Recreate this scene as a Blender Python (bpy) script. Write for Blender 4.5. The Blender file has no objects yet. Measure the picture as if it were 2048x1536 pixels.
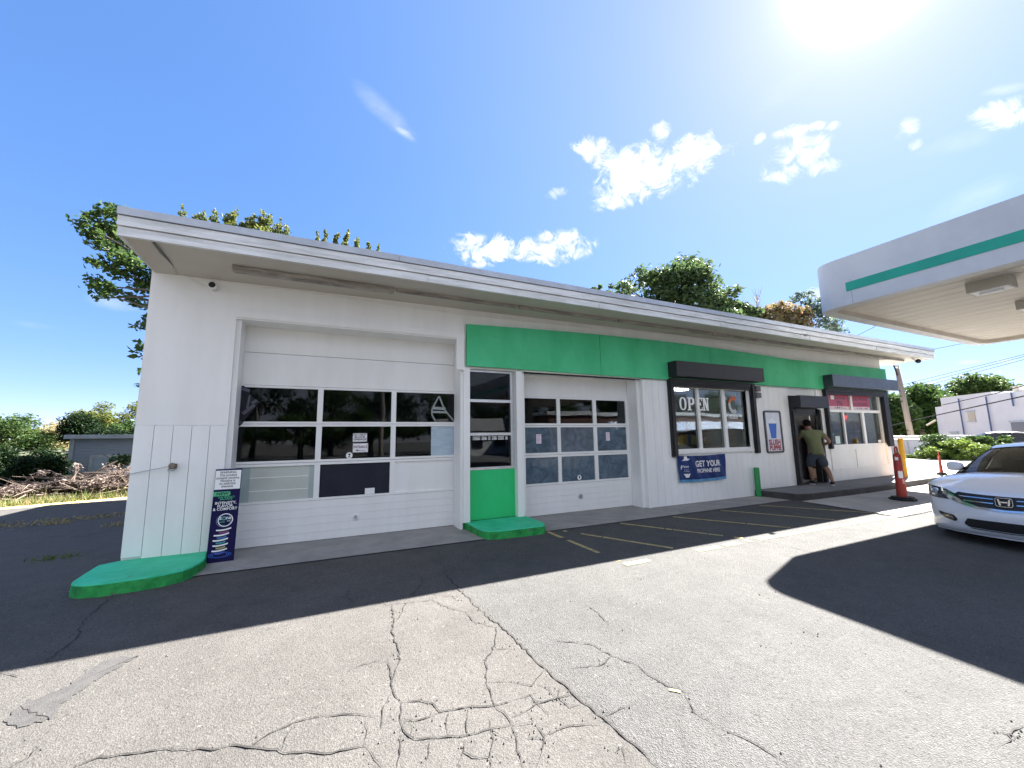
import bpy, bmesh, math, random
import numpy as np
from mathutils import Vector, Matrix, Euler

# ------------------------------------------------------------------ scene, camera, sky, sun, exposure
S = bpy.context.scene
COL = S.collection
rad = math.radians
CAM = Vector((0.0, -6.6, 1.515))
FPX = 800.0                                   # focal length in photo pixels (photo 2048 wide)
YAW, PITCH, ROLL = rad(25.295), rad(7.645), rad(-0.8755)
fw = Vector((math.sin(YAW)*math.cos(PITCH), math.cos(YAW)*math.cos(PITCH), math.sin(PITCH)))
r0 = Vector((math.cos(YAW), -math.sin(YAW), 0)); u0 = r0.cross(fw)
rt = r0*math.cos(ROLL) + u0*math.sin(ROLL)
up = -r0*math.sin(ROLL) + u0*math.cos(ROLL)
cd = bpy.data.cameras.new('camera'); cam = bpy.data.objects.new('camera', cd); COL.objects.link(cam)
cam.matrix_world = Matrix(((rt.x, up.x, -fw.x, CAM.x), (rt.y, up.y, -fw.y, CAM.y), (rt.z, up.z, -fw.z, CAM.z), (0, 0, 0, 1)))
cd.sensor_width = 36; cd.lens = 36*FPX/2048; cd.clip_start = 0.05; cd.clip_end = 3000
S.camera = cam

SUN_DIR = Vector((0.99, 0.315, 1.0)).normalized()       # towards the sun
SUN_EL = math.asin(SUN_DIR.z); SUN_AZ = math.atan2(SUN_DIR.x, SUN_DIR.y)
sd = bpy.data.lights.new('sun', 'SUN'); sun = bpy.data.objects.new('sun', sd); COL.objects.link(sun)
sd.energy = 5.0; sd.angle = rad(0.5); sd.color = (1.0, 0.96, 0.90)
sun.rotation_euler = SUN_DIR.to_track_quat('Z', 'Y').to_euler(); sun.location = SUN_DIR*60

def ray(px, py):
    """direction through photo pixel (used to survey where things stand)"""
    return (rt*((px-1024)/FPX) - up*((py-768)/FPX) + fw)
def onY(px, py, Y=0.0):
    d = ray(px, py); return CAM + d*((Y-CAM.y)/d.y)
def onX(px, py, X):
    d = ray(px, py); return CAM + d*((X-CAM.x)/d.x)
def onZ(px, py, Z=0.0):
    d = ray(px, py); return CAM + d*((Z-CAM.z)/d.z)
def far(px, py, D):
    d = ray(px, py); return CAM + d*(D/math.hypot(d.x, d.y))
SLOPE = 0.03
def gz(y):
    return -SLOPE*min(max(-0.8-y, 0), 13)
def gnd(px, py):
    d = ray(px, py); t = (0-CAM.z)/d.z; p = CAM + d*t
    if p.y < -0.8:                              # lot falls away from the building
        t = (SLOPE*0.8 + SLOPE*CAM.y - CAM.z)/(d.z - SLOPE*d.y); p = CAM + d*t
    return p

W = bpy.data.worlds.new('World'); S.world = W; W.use_nodes = True
def build_world():
    nt = W.node_tree; N = nt.nodes; L = nt.links; N.clear()
    out = N.new('ShaderNodeOutputWorld'); bg = N.new('ShaderNodeBackground')
    L.new(bg.outputs[0], out.inputs[0]); bg.inputs[1].default_value = SKY_STRENGTH
    sky = N.new('ShaderNodeTexSky'); sky.sky_type = 'NISHITA'; sky.sun_disc = False
    sky.sun_elevation = SUN_EL; sky.sun_rotation = SUN_AZ
    sky.air_density = 0.45; sky.dust_density = 0.05; sky.ozone_density = 2.0; sky.altitude = 20
    hsv = N.new('ShaderNodeHueSaturation'); hsv.inputs['Saturation'].default_value = SKY_SAT
    gm = N.new('ShaderNodeGamma'); gm.inputs[1].default_value = SKY_GAMMA; L.new(sky.outputs[0], gm.inputs[0]); L.new(gm.outputs[0], hsv.inputs['Color'])
    wb = N.new('ShaderNodeVectorMath'); wb.operation = 'MULTIPLY'; wb.inputs[1].default_value = SKY_TINT; L.new(hsv.outputs[0], wb.inputs[0])
    tc = N.new('ShaderNodeTexCoord'); D = tc.outputs['Generated']
    def math_(op, a, b=None, clamp=False):
        n = N.new('ShaderNodeMath'); n.operation = op; n.use_clamp = clamp
        for i, v in enumerate((a, b)):
            if v is None: continue
            if isinstance(v, (int, float)): n.inputs[i].default_value = v
            else: L.new(v, n.inputs[i])
        return n.outputs[0]
    def dot(v):
        n = N.new('ShaderNodeVectorMath'); n.operation = 'DOT_PRODUCT'; L.new(D, n.inputs[0]); n.inputs[1].default_value = v
        return n.outputs['Value']
    # air glow round the sun (bright aureole of a hazy summer sky)
    c = math_('MAXIMUM', dot(SUN_DIR), 0.0)
    glow = None
    for p, k in GLOW:
        g = math_('MULTIPLY', math_('POWER', c, p), k)
        glow = g if glow is None else math_('ADD', glow, g)
    gc = N.new('ShaderNodeVectorMath'); gc.operation = 'SCALE'; gc.inputs[0].default_value = (1.0, 0.985, 0.96); L.new(glow, gc.inputs['Scale'])
    ad = N.new('ShaderNodeVectorMath'); ad.operation = 'ADD'; L.new(wb.outputs[0], ad.inputs[0]); L.new(gc.outputs[0], ad.inputs[1])
    # clouds: patches of noise round fixed sky directions
    nz = N.new('ShaderNodeTexNoise'); nz.inputs['Scale'].default_value = 24; nz.inputs['Detail'].default_value = 9; nz.inputs['Roughness'].default_value = 0.72
    nz.inputs['Distortion'].default_value = 0.9
    L.new(D, nz.inputs['Vector'])
    def wisp_noise():
        mp = N.new('ShaderNodeMapping'); mp.inputs['Scale'].default_value = (5, 5, 14); mp.inputs['Rotation'].default_value = (0.5, 0.9, 0.3); L.new(D, mp.inputs[0])
        n2 = N.new('ShaderNodeTexNoise'); n2.inputs['Scale'].default_value = 1.0; n2.inputs['Detail'].default_value = 7; n2.inputs['Roughness'].default_value = 0.6
        n2.inputs['Distortion'].default_value = 1.2
        L.new(mp.outputs[0], n2.inputs[0]); return n2.outputs['Fac']
    wn = wisp_noise()
    mask = None
    for (px, py, hw, hh, dens, soft, rot) in CLOUDS:
        cdir = ray(px, py).normalized()
        ex = (ray(px+50*math.cos(rot), py+50*math.sin(rot)).normalized()-cdir); ex = (ex - cdir*ex.dot(cdir)).normalized()
        ey = cdir.cross(ex)
        ang = (ray(px+hw, py).normalized()-cdir).length; an2 = (ray(px, py+hh).normalized()-cdir).length
        u = math_('DIVIDE', dot(ex), ang); v = math_('DIVIDE', dot(ey), an2)
        r2 = math_('ADD', math_('MULTIPLY', u, u), math_('MULTIPLY', v, v))
        fall = math_('SUBTRACT', 1.0, r2)
        front = math_('GREATER_THAN', dot(cdir), 0.3)
        src = wn if soft > 0.35 else nz.outputs['Fac']
        # noise + falloff against a threshold, soft edge
        val = math_('ADD', math_('MULTIPLY', math_('SUBTRACT', src, 0.5), 7.0 if soft < .35 else 2.6), math_('MAXIMUM', fall, -2.0))
        m = N.new('ShaderNodeMapRange'); m.interpolation_type = 'SMOOTHSTEP'
        m.inputs['From Min'].default_value = -0.4 if soft < .35 else 0.15; m.inputs['From Max'].default_value = m.inputs['From Min'].default_value+soft*(10.5 if soft < .35 else 4.0)
        L.new(val, m.inputs['Value'])
        e = N.new('ShaderNodeMapRange'); e.interpolation_type = 'SMOOTHSTEP'; e.inputs['From Min'].default_value = 2.2; e.inputs['From Max'].default_value = 0.9
        L.new(r2, e.inputs['Value'])
        mm = math_('MULTIPLY', math_('MULTIPLY', math_('MULTIPLY', m.outputs[0], dens), front), e.outputs[0])
        mask = mm if mask is None else math_('MAXIMUM', mask, mm)
    # broken white cloud added unseen behind the camera as fill light for the facade
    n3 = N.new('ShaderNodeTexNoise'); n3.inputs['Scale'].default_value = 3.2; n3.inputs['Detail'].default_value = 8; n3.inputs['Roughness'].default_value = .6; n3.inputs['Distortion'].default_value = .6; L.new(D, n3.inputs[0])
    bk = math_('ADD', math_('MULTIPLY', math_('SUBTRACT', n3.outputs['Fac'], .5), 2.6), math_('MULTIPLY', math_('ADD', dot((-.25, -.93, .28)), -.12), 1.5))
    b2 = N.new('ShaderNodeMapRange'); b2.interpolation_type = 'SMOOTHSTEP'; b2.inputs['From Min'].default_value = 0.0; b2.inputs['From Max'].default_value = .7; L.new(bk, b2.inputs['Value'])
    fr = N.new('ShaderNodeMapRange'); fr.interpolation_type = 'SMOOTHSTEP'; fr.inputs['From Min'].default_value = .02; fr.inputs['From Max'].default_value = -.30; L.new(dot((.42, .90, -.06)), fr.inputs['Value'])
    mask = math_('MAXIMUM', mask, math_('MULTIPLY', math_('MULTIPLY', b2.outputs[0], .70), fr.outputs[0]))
    mx = N.new('ShaderNodeMix'); mx.data_type = 'RGBA'; L.new(mask, mx.inputs['Factor'])
    L.new(ad.outputs[0], mx.inputs[6])
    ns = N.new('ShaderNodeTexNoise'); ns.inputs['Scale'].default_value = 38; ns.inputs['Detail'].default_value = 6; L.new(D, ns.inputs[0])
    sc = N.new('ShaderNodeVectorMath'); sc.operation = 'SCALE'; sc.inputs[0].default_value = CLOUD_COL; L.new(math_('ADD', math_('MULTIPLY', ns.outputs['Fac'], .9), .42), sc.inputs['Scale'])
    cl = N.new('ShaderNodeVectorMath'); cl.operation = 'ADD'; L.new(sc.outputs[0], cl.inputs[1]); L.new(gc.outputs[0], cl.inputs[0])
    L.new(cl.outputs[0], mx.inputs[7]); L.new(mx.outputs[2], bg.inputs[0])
SKY_GAMMA = 0.45; SKY_STRENGTH = 0.094; SKY_SAT = 1.85; SKY_TINT = (1.10, .92, 1.05)
GLOW = ((4, .30), (60, .25), (300, .6), (900, 30.0))
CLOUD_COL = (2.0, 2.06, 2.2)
CLOUDS = [  # photo position, half width, half height, density, softness, tilt
    (1295, 345, 105, 50, 1.0, .18, -0.2), (1370, 312, 85, 36, 1.0, .18, -0.25), (1195, 303, 52, 24, 1.0, .2, .3), (1240, 330, 55, 34, 1.0, .2, .3), (1240, 390, 52, 26, 1.0, .2, -.3), (1320, 262, 22, 17, .9, .2, 0), (1440, 296, 18, 10, .8, .25, -.6),
    (1590, 318, 62, 38, 1.0, .22, -0.4), (1640, 335, 45, 16, .9, .25, -.2), (1560, 345, 36, 18, .9, .25, -.3), (1582, 264, 34, 13, .9, .22, -.2), (1634, 252, 20, 9, .9, .25, -.2), (1665, 252, 16, 8, .7, .25, -.2), (1518, 277, 14, 10, .9, .25, -.6),
    (970, 500, 62, 32, 1.0, .16, 0), (1102, 497, 78, 30, 1.0, .16, -0.1),
    (765, 220, 100, 30, .85, .75, 0.75), (808, 266, 34, 12, .8, .5, 0.6),
    (2005, 228, 62, 28, 1.0, .2, -0.15), (2005, 178, 70, 16, .7, .4, -.2), (1112, 387, 20, 11, .8, .3, -.3),
    (1815, 256, 22, 18, .7, .3, 0), (1831, 290, 14, 11, .8, .3, 0), (1930, 410, 130, 40, .5, .8, -.5), (1900, 290, 160, 30, .35, .9, -.3),
    (228, 603, 75, 24, 1.0, .6, .2), (1935, 724, 45, 8, .8, .4, -.1), (2012, 722, 34, 7, .8, .4, 0), (1632, 588, 34, 16, .8, .4, 0),
    (60, 650, 60, 10, .3, .8, 0.15), (1560, 190, 90, 40, .25, .9, -.6)]
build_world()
S.view_settings.view_transform = 'Standard'; S.view_settings.look = 'None'; S.view_settings.gamma = 1
S.view_settings.exposure = 2.9
S.render.engine = 'CYCLES'
S.cycles.max_bounces = 8; S.cycles.transparent_max_bounces = 16; S.cycles.caustics_reflective = False; S.cycles.caustics_refractive = False

# ------------------------------------------------------------------ materials
def mat(name, col, rough=.6, var=.08, scale=6, bump=0, bscale=60, metal=0, spec=.5, coat=0, col2=None, stretch=None, trans=0):
    m = bpy.data.materials.new(name); m.use_nodes = True; nt = m.node_tree; N = nt.nodes; L = nt.links
    P = N['Principled BSDF']
    P.inputs['Roughness'].default_value = rough; P.inputs['Metallic'].default_value = metal
    P.inputs['Specular IOR Level'].default_value = spec; P.inputs['Coat Weight'].default_value = coat
    P.inputs['Coat Roughness'].default_value = .04
    tc = N.new('ShaderNodeTexCoord'); mp = N.new('ShaderNodeMapping'); L.new(tc.outputs['Object'], mp.inputs[0])
    if stretch: mp.inputs['Scale'].default_value = stretch
    nz = N.new('ShaderNodeTexNoise'); nz.inputs['Scale'].default_value = scale; nz.inputs['Detail'].default_value = 6; nz.inputs['Roughness'].default_value = .65
    L.new(mp.outputs[0], nz.inputs['Vector'])
    cr = N.new('ShaderNodeValToRGB'); L.new(nz.outputs['Fac'], cr.inputs[0])
    a = col2 if col2 else tuple(c*(1-var) for c in col)
    b = col if col2 else tuple(min(c*(1+var), .95) for c in col)
    cr.color_ramp.elements[0].position = .32; cr.color_ramp.elements[1].position = .62
    cr.color_ramp.elements[0].color = (*a, 1); cr.color_ramp.elements[1].color = (*b, 1)
    L.new(cr.outputs[0], P.inputs['Base Color'])
    if bump:
        n2 = N.new('ShaderNodeTexNoise'); n2.inputs['Scale'].default_value = bscale; n2.inputs['Detail'].default_value = 4; L.new(tc.outputs['Object'], n2.inputs['Vector'])
        bp = N.new('ShaderNodeBump'); bp.inputs['Strength'].default_value = bump; bp.inputs['Distance'].default_value = .01
        L.new(n2.outputs['Fac'], bp.inputs['Height']); L.new(bp.outputs[0], P.inputs['Normal'])
    return m

def glass_mat(name, tint=(.9, .95, .95), ior=1.5, dust=0.0, dustcol=(.3, .35, .4), refl=.7):
    m = bpy.data.materials.new(name); m.use_nodes = True; nt = m.node_tree; N = nt.nodes; L = nt.links; N.clear()
    out = N.new('ShaderNodeOutputMaterial'); tr = N.new('ShaderNodeBsdfTransparent'); gl = N.new('ShaderNodeBsdfGlossy')
    tr.inputs[0].default_value = (*tint, 1); gl.inputs['Roughness'].default_value = .01
    fr = N.new('ShaderNodeFresnel'); fr.inputs[0].default_value = ior
    mul = N.new('ShaderNodeMath'); mul.operation = 'MULTIPLY'; mul.inputs[1].default_value = refl; mul.use_clamp = True; L.new(fr.outputs[0], mul.inputs[0])
    tc = N.new('ShaderNodeTexCoord'); nz = N.new('ShaderNodeTexNoise'); nz.inputs['Scale'].default_value = .9; L.new(tc.outputs['Object'], nz.inputs[0])
    bp = N.new('ShaderNodeBump'); bp.inputs['Strength'].default_value = .05; bp.inputs['Distance'].default_value = .05; L.new(nz.outputs[0], bp.inputs['Height'])
    L.new(bp.outputs[0], gl.inputs['Normal'])
    mx = N.new('ShaderNodeMixShader'); L.new(mul.outputs[0], mx.inputs[0]); L.new(gl.outputs[0], mx.inputs[2])
    base = tr.outputs[0]
    if dust:
        df = N.new('ShaderNodeBsdfDiffuse'); n2 = N.new('ShaderNodeTexNoise'); n2.inputs['Scale'].default_value = 5; n2.inputs['Detail'].default_value = 8; n2.inputs['Distortion'].default_value = 1.5
        L.new(tc.outputs['Object'], n2.inputs[0]); cr = N.new('ShaderNodeValToRGB'); L.new(n2.outputs[0], cr.inputs[0])
        cr.color_ramp.elements[0].color = (*[c*.7 for c in dustcol], 1); cr.color_ramp.elements[1].color = (*[c*1.3 for c in dustcol], 1); cr.color_ramp.elements[0].position = .35; cr.color_ramp.elements[1].position = .7
        L.new(cr.outputs[0], df.inputs[0])
        m2 = N.new('ShaderNodeMixShader'); m2.inputs[0].default_value = dust; L.new(tr.outputs[0], m2.inputs[1]); L.new(df.outputs[0], m2.inputs[2]); base = m2.outputs[0]
    L.new(base, mx.inputs[1]); L.new(mx.outputs[0], out.inputs[0])
    return m

def emit_mat(name, col, k):
    m = bpy.data.materials.new(name); m.use_nodes = True; N = m.node_tree.nodes; N.clear()
    o = N.new('ShaderNodeOutputMaterial'); e = N.new('ShaderNodeEmission'); e.inputs[0].default_value = (*col, 1); e.inputs[1].default_value = k
    m.node_tree.links.new(e.outputs[0], o.inputs[0]); return m

def leaf_mat(name, c1, c2, c3=None):
    m = bpy.data.materials.new(name); m.use_nodes = True; nt = m.node_tree; N = nt.nodes; L = nt.links
    P = N['Principled BSDF']; P.inputs['Roughness'].default_value = .5; P.inputs['Specular IOR Level'].default_value = .15
    g = N.new('ShaderNodeNewGeometry'); cr = N.new('ShaderNodeValToRGB'); L.new(g.outputs['Random Per Island'], cr.inputs[0])
    e = cr.color_ramp.elements; e[0].color = (*c1, 1); e[1].color = (*c2, 1)
    if c3:
        k = e.new(.93); k.color = (*c2, 1); e[2].position = 1; e[2].color = (*c3, 1); 
    L.new(cr.outputs[0], P.inputs['Base Color'])
    tl = N.new('ShaderNodeBsdfTranslucent'); hs = N.new('ShaderNodeHueSaturation'); hs.inputs['Value'].default_value = 1.5; hs.inputs['Hue'].default_value = .485; L.new(cr.outputs[0], hs.inputs['Color']); L.new(hs.outputs[0], tl.inputs[0])
    mx = N.new('ShaderNodeMixShader'); mx.inputs[0].default_value = .38; L.new(P.outputs[0], mx.inputs[1]); L.new(tl.outputs[0], mx.inputs[2])
    L.new(mx.outputs[0], N['Material Output'].inputs[0]); return m

# ------------------------------------------------------------------ mesh helpers
class MB:
    def __init__(s): s.v = []; s.f = []; s.m = []
    def add(s, vs, fs, mi=0):
        o = len(s.v); s.v += [tuple(v) for v in vs]; s.f += [tuple(i+o for i in f) for f in fs]; s.m += [mi]*len(fs); return s
    def box(s, x0, x1, y0, y1, z0, z1, mi=0):
        return s.add([(x0, y0, z0), (x1, y0, z0), (x1, y1, z0), (x0, y1, z0), (x0, y0, z1), (x1, y0, z1), (x1, y1, z1), (x0, y1, z1)],
                     [(0, 3, 2, 1), (4, 5, 6, 7), (0, 1, 5, 4), (1, 2, 6, 5), (2, 3, 7, 6), (3, 0, 4, 7)], mi)
    def quad(s, a, b, c, d, mi=0): return s.add([a, b, c, d], [(0, 1, 2, 3)], mi)
    def prism(s, pts, a, b, axis='z', mi=0):
        """polygon in the other two axes, swept from a to b along axis"""
        n = len(pts)
        def P(p, t):
            return (p[0], p[1], t) if axis == 'z' else (p[0], t, p[1]) if axis == 'y' else (t, p[0], p[1])
        vs = [P(p, a) for p in pts] + [P(p, b) for p in pts]
        fs = [tuple(range(n)), tuple(range(2*n-1, n-1, -1))] + [(i, i+n, (i+1) % n+n, (i+1) % n) for i in range(n)]
        return s.add(vs, fs, mi)
    def tube(s, pts, r, n=8, mi=0, caps=True):
        pts = [Vector(p) for p in pts]; k = len(pts); R = r if isinstance(r, (list, tuple)) else [r]*k
        vs = []; ref = None
        for i in range(k):
            t = (pts[min(i+1, k-1)]-pts[max(i-1, 0)]).normalized()
            if ref is None: ref = Vector((0, 0, 1)) if abs(t.z) < .9 else Vector((1, 0, 0))
            u = (ref - t*ref.dot(t)).normalized(); w = t.cross(u); ref = u
            for j in range(n):
                a = 2*math.pi*j/n; vs.append(pts[i] + (u*math.cos(a)+w*math.sin(a))*R[i])
        fs = [(i*n+j, i*n+(j+1) % n, (i+1)*n+(j+1) % n, (i+1)*n+j) for i in range(k-1) for j in range(n)]
        if caps: fs += [tuple(range(n-1, -1, -1)), tuple(range((k-1)*n, k*n))]
        return s.add(vs, fs, mi)
    def grid(s, rows, mi=0, close=False):
        n = len(rows[0]); vs = [p for r in rows for p in r]
        fs = [(i*n+j, i*n+j+1, (i+1)*n+j+1, (i+1)*n+j) for i in range(len(rows)-1) for j in range(n-1)]
        if close: fs += [(i*n+n-1, i*n, (i+1)*n, (i+1)*n+n-1) for i in range(len(rows)-1)]
        return s.add(vs, fs, mi)
    def lathe(s, prof, c, n=20, axis='z', mi=0):
        rows = []
        for r, t in prof:
            row = []
            for j in range(n):
                a = 2*math.pi*j/n; p = (r*math.cos(a), r*math.sin(a), t)
                if axis == 'y': p = (p[0], t, p[1])
                if axis == 'x': p = (t, p[0], p[1])
                row.append((p[0]+c[0], p[1]+c[1], p[2]+c[2]))
            rows.append(row)
        return s.grid(rows, mi, True)
    def sphere(s, c, r, n=12, mi=0):
        rx, ry, rz = r if isinstance(r, (tuple, list)) else (r, r, r)
        rows = [[(c[0]+rx*math.sin(math.pi*i/n)*math.cos(2*math.pi*j/(n*2)), c[1]+ry*math.sin(math.pi*i/n)*math.sin(2*math.pi*j/(n*2)), c[2]+rz*math.cos(math.pi*i/n)) for j in range(2*n)] for i in range(n+1)]
        return s.grid(rows, mi, True)

def obj(name, mb, mats, parent=None, local=False, smooth=False, label=None):
    me = bpy.data.meshes.new(name); me.from_pydata(mb.v, [], mb.f)
    if not isinstance(mats, (list, tuple)): mats = [mats]
    for m in mats: me.materials.append(m)
    if len(mats) > 1: me.polygons.foreach_set('material_index', mb.m)
    if smooth: me.polygons.foreach_set('use_smooth', [True]*len(me.polygons))
    me.update()
    o = bpy.data.objects.new(name, me); COL.objects.link(o)
    attach(o, parent, local)
    if label: o['label'] = label
    return o
def attach(o, parent, local=False):
    if parent is None: return o
    o.parent = parent
    if not local and parent.parent is None and parent.type == 'EMPTY':
        o.matrix_parent_inverse = Matrix.Translation(-Vector(parent.location))
    return o
def fixn(o):
    bm = bmesh.new(); bm.from_mesh(o.data); bmesh.ops.recalc_face_normals(bm, faces=bm.faces); bm.to_mesh(o.data); bm.free(); return o
def smooth_angle(o, deg=35):
    bm = bmesh.new(); bm.from_mesh(o.data); bmesh.ops.remove_doubles(bm, verts=bm.verts, dist=1e-4); bmesh.ops.recalc_face_normals(bm, faces=bm.faces)
    for e in bm.edges:
        e.smooth = not (len(e.link_faces) == 2 and e.calc_face_angle(0) > rad(deg))
    for f in bm.faces: f.smooth = True
    bm.to_mesh(o.data); bm.free(); return o
def thing(name, label, cat, loc=(0, 0, 0), group=None, rot=None):
    o = bpy.data.objects.new(name, None); COL.objects.link(o); o.location = loc; o.empty_display_size = .2
    if rot: o.rotation_euler = rot
    o['label'] = label; o['category'] = cat
    if group: o['group'] = group
    return o
def tag(o, label, cat, group=None):
    o['label'] = label; o['category'] = cat
    if group: o['group'] = group
    return o
def struct(name, mb, m, kind='structure', **k):
    o = obj(name, mb, m, **k); o['kind'] = kind; return o
def copy_thing(o, loc, label=None, group=None):
    r = o.copy(); COL.objects.link(r); r.location = loc
    if label: r['label'] = label
    if group: r['group'] = group
    for ch in list(o.children):
        c = ch.copy(); COL.objects.link(c); c.parent = r
        for g in list(ch.children):
            d = g.copy(); COL.objects.link(d); d.parent = c
    return r
def evaluated(o):
    """bake the modifiers of o into its mesh"""
    dg = bpy.context.evaluated_depsgraph_get(); me = bpy.data.meshes.new_from_object(o.evaluated_get(dg)); o.modifiers.clear(); old = o.data; o.data = me; bpy.data.meshes.remove(old); return o
def text(s, pos, size, m, parent=None, name='lettering', bold=0.0, align='CENTER', xs=1.0, shear=0, depth=.002, frame=None, local=False, spacing=1.0):
    """letters as a mesh; they stand in the wall plane and read from -Y, or lie in frame (origin, right, up)"""
    cu = bpy.data.curves.new(name, 'FONT'); cu.body = s; cu.size = size; cu.offset = bold*size; cu.align_x = align; cu.extrude = depth/2; cu.shear = shear; cu.resolution_u = 3; cu.space_line = .82; cu.space_character = spacing
    t = bpy.data.objects.new('tmp', cu); me = bpy.data.meshes.new_from_object(t); bpy.data.objects.remove(t)
    R = Vector((1, 0, 0)); U = Vector((0, 0, 1)); Op = Vector(pos)
    if frame: R, U = Vector(frame[0]), Vector(frame[1])
    Nn = R.cross(U)
    me.transform(Matrix(((R.x*xs, U.x, Nn.x, Op.x), (R.y*xs, U.y, Nn.y, Op.y), (R.z*xs, U.z, Nn.z, Op.z), (0, 0, 0, 1))))
    me.materials.clear(); me.materials.append(m); me.name = name
    o = bpy.data.objects.new(name, me); COL.objects.link(o); attach(o, parent, local); return o
# ------------------------------------------------------------------ palette
M = {}
M['white'] = mat('white_paint', (.85, .85, .835), .5, .05, 1.3, .06, 160, col2=(.79, .785, .76), stretch=(2.2, 1, .4))
M['siding'] = mat('siding_paint', (.84, .845, .835), .55, .06, 1.2, .10, 120, stretch=(1, 1, .35))
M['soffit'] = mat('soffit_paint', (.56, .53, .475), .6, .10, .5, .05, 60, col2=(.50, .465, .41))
M['fascia'] = mat('weathered_white_boards', (.78, .79, .80), .6, .08, 3.5, .12, 40, col2=(.52, .53, .52), stretch=(.5, 1, 5))
M['flash'] = mat('metal_flashing', (.44, .47, .52), .5, .10, 2.5, metal=.4)
M['roof'] = mat('roof_membrane', (.22, .22, .22), .9, .2, 3)
M['green'] = mat('bright_green_paint', (.032, .59, .20), .55, .12, 1.6, .05, 70, spec=.3, col2=(.028, .50, .165), stretch=(1, 1, .45))
M['greenband'] = mat('faded_mint_paint', (.085, .56, .27), .6, .12, 1.3, .05, 70, spec=.3, col2=(.05, .45, .19), stretch=(1, 1, .5))
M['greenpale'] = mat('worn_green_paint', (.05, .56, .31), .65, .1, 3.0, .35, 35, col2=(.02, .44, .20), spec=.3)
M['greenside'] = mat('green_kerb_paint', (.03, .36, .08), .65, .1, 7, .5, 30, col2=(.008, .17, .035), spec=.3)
M['black'] = mat('black_metal', (.007, .008, .010), .55, .2, 4, spec=.5)
M['blackgrey'] = mat('charcoal_metal', (.013, .014, .020), .55, .2, 3, spec=.5)
M['alu'] = mat('aluminium', (.62, .63, .65), .35, .08, 5, metal=.8)
M['conc'] = mat('concrete', (.30, .29, .275), .9, .15, 2.2, .3, 90, col2=(.21, .205, .195))
M['concp'] = mat('pale_concrete', (.42, .40, .37), .9, .12, 1.6, .25, 90, col2=(.31, .295, .275))
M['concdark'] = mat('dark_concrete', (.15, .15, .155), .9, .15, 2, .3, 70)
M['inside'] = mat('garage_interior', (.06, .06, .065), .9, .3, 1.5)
M['shopwall'] = mat('shop_interior', (.30, .31, .32), .8, .1, 2)
M['shopdark'] = mat('shop_dark', (.05, .045, .045), .6, .3, 2)
M['glass'] = glass_mat('window_glass', (.55, .6, .62))
M['dusty'] = glass_mat('dusty_glass', (.6, .65, .68), dust=.82, dustcol=(.13, .185, .24), refl=.8)
M['paperblue'] = mat('blue_paper', (.42, .52, .60), .7, .12, 6, stretch=(1, 1, 4))
M['panelgrey'] = mat('grey_green_panel', (.47, .51, .47), .35, .08, 2)
M['panelside'] = mat('dim_panel', (.33, .40, .40), .3, .1, 2)
M['darkpane'] = mat('dark_board', (.020, .023, .034), .5, .15, 2, spec=.15)
M['tape'] = mat('grey_tape', (.26, .29, .29), .4, .15, 12)
M['plastic'] = mat('black_plastic_sheet', (.007, .007, .012), .5, .3, 6, .6, 14, spec=.25)
M['paper'] = mat('white_paper', (.82, .82, .82), .7, .03, 3)
M['ink'] = mat('black_ink', (.015, .015, .02), .6, .1, 3)
M['inkblue'] = mat('navy_ink', (.008, .006, .055), .6, .15, 2, spec=.15)
M['inkpurple'] = mat('purple_marker', (.12, .03, .12), .6, .2, 20)
M['letwhite'] = mat('white_lettering', (.85, .85, .84), .5, .02, 3)
M['letgreen'] = mat('green_lettering', (.06, .42, .20), .5, .05, 3)
M['letred'] = mat('red_lettering', (.36, .02, .035), .5, .08, 3)
M['letblue'] = mat('blue_print', (.02, .13, .55), .5, .08, 3)
M['bannerblue'] = mat('blue_vinyl', (.012, .032, .14), .45, .25, 3, .3, 12, spec=.2)
M['bannerlight'] = mat('light_blue_vinyl', (.10, .28, .48), .45, .2, 8, .3, 12, spec=.2)
M['yellow'] = mat('yellow_line_paint', (.31, .255, .12), .9, .3, 9, .3, 60)
M['yellowpost'] = mat('yellow_post_paint', (.72, .36, .02), .5, .1, 4)
M['redplastic'] = mat('faded_red_plastic', (.37, .030, .018), .55, .15, 5, col2=(.26, .035, .025))
M['rubber'] = mat('black_rubber', (.016, .016, .017), .75, .2, 6)
M['pinkposter'] = mat('red_pink_poster', (.38, .035, .065), .4, .08, 2)
M['neonred'] = emit_mat('red_neon', (1, .05, .03), 2.5)
M['lampon'] = emit_mat('ceiling_light', (1, .93, .8), 9.0)
M['wood'] = mat('weathered_pole_wood', (.23, .19, .16), .9, .2, 5, .4, 25, stretch=(6, 6, .5))
M['galv'] = mat('galvanised_steel', (.42, .44, .46), .45, .12, 6, metal=.7)
M['wire'] = mat('black_cable', (.006, .006, .008), .9, .1, 2, spec=.05)
M['tan'] = mat('tan_trim', (.50, .45, .36), .6, .1, 2)

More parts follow.
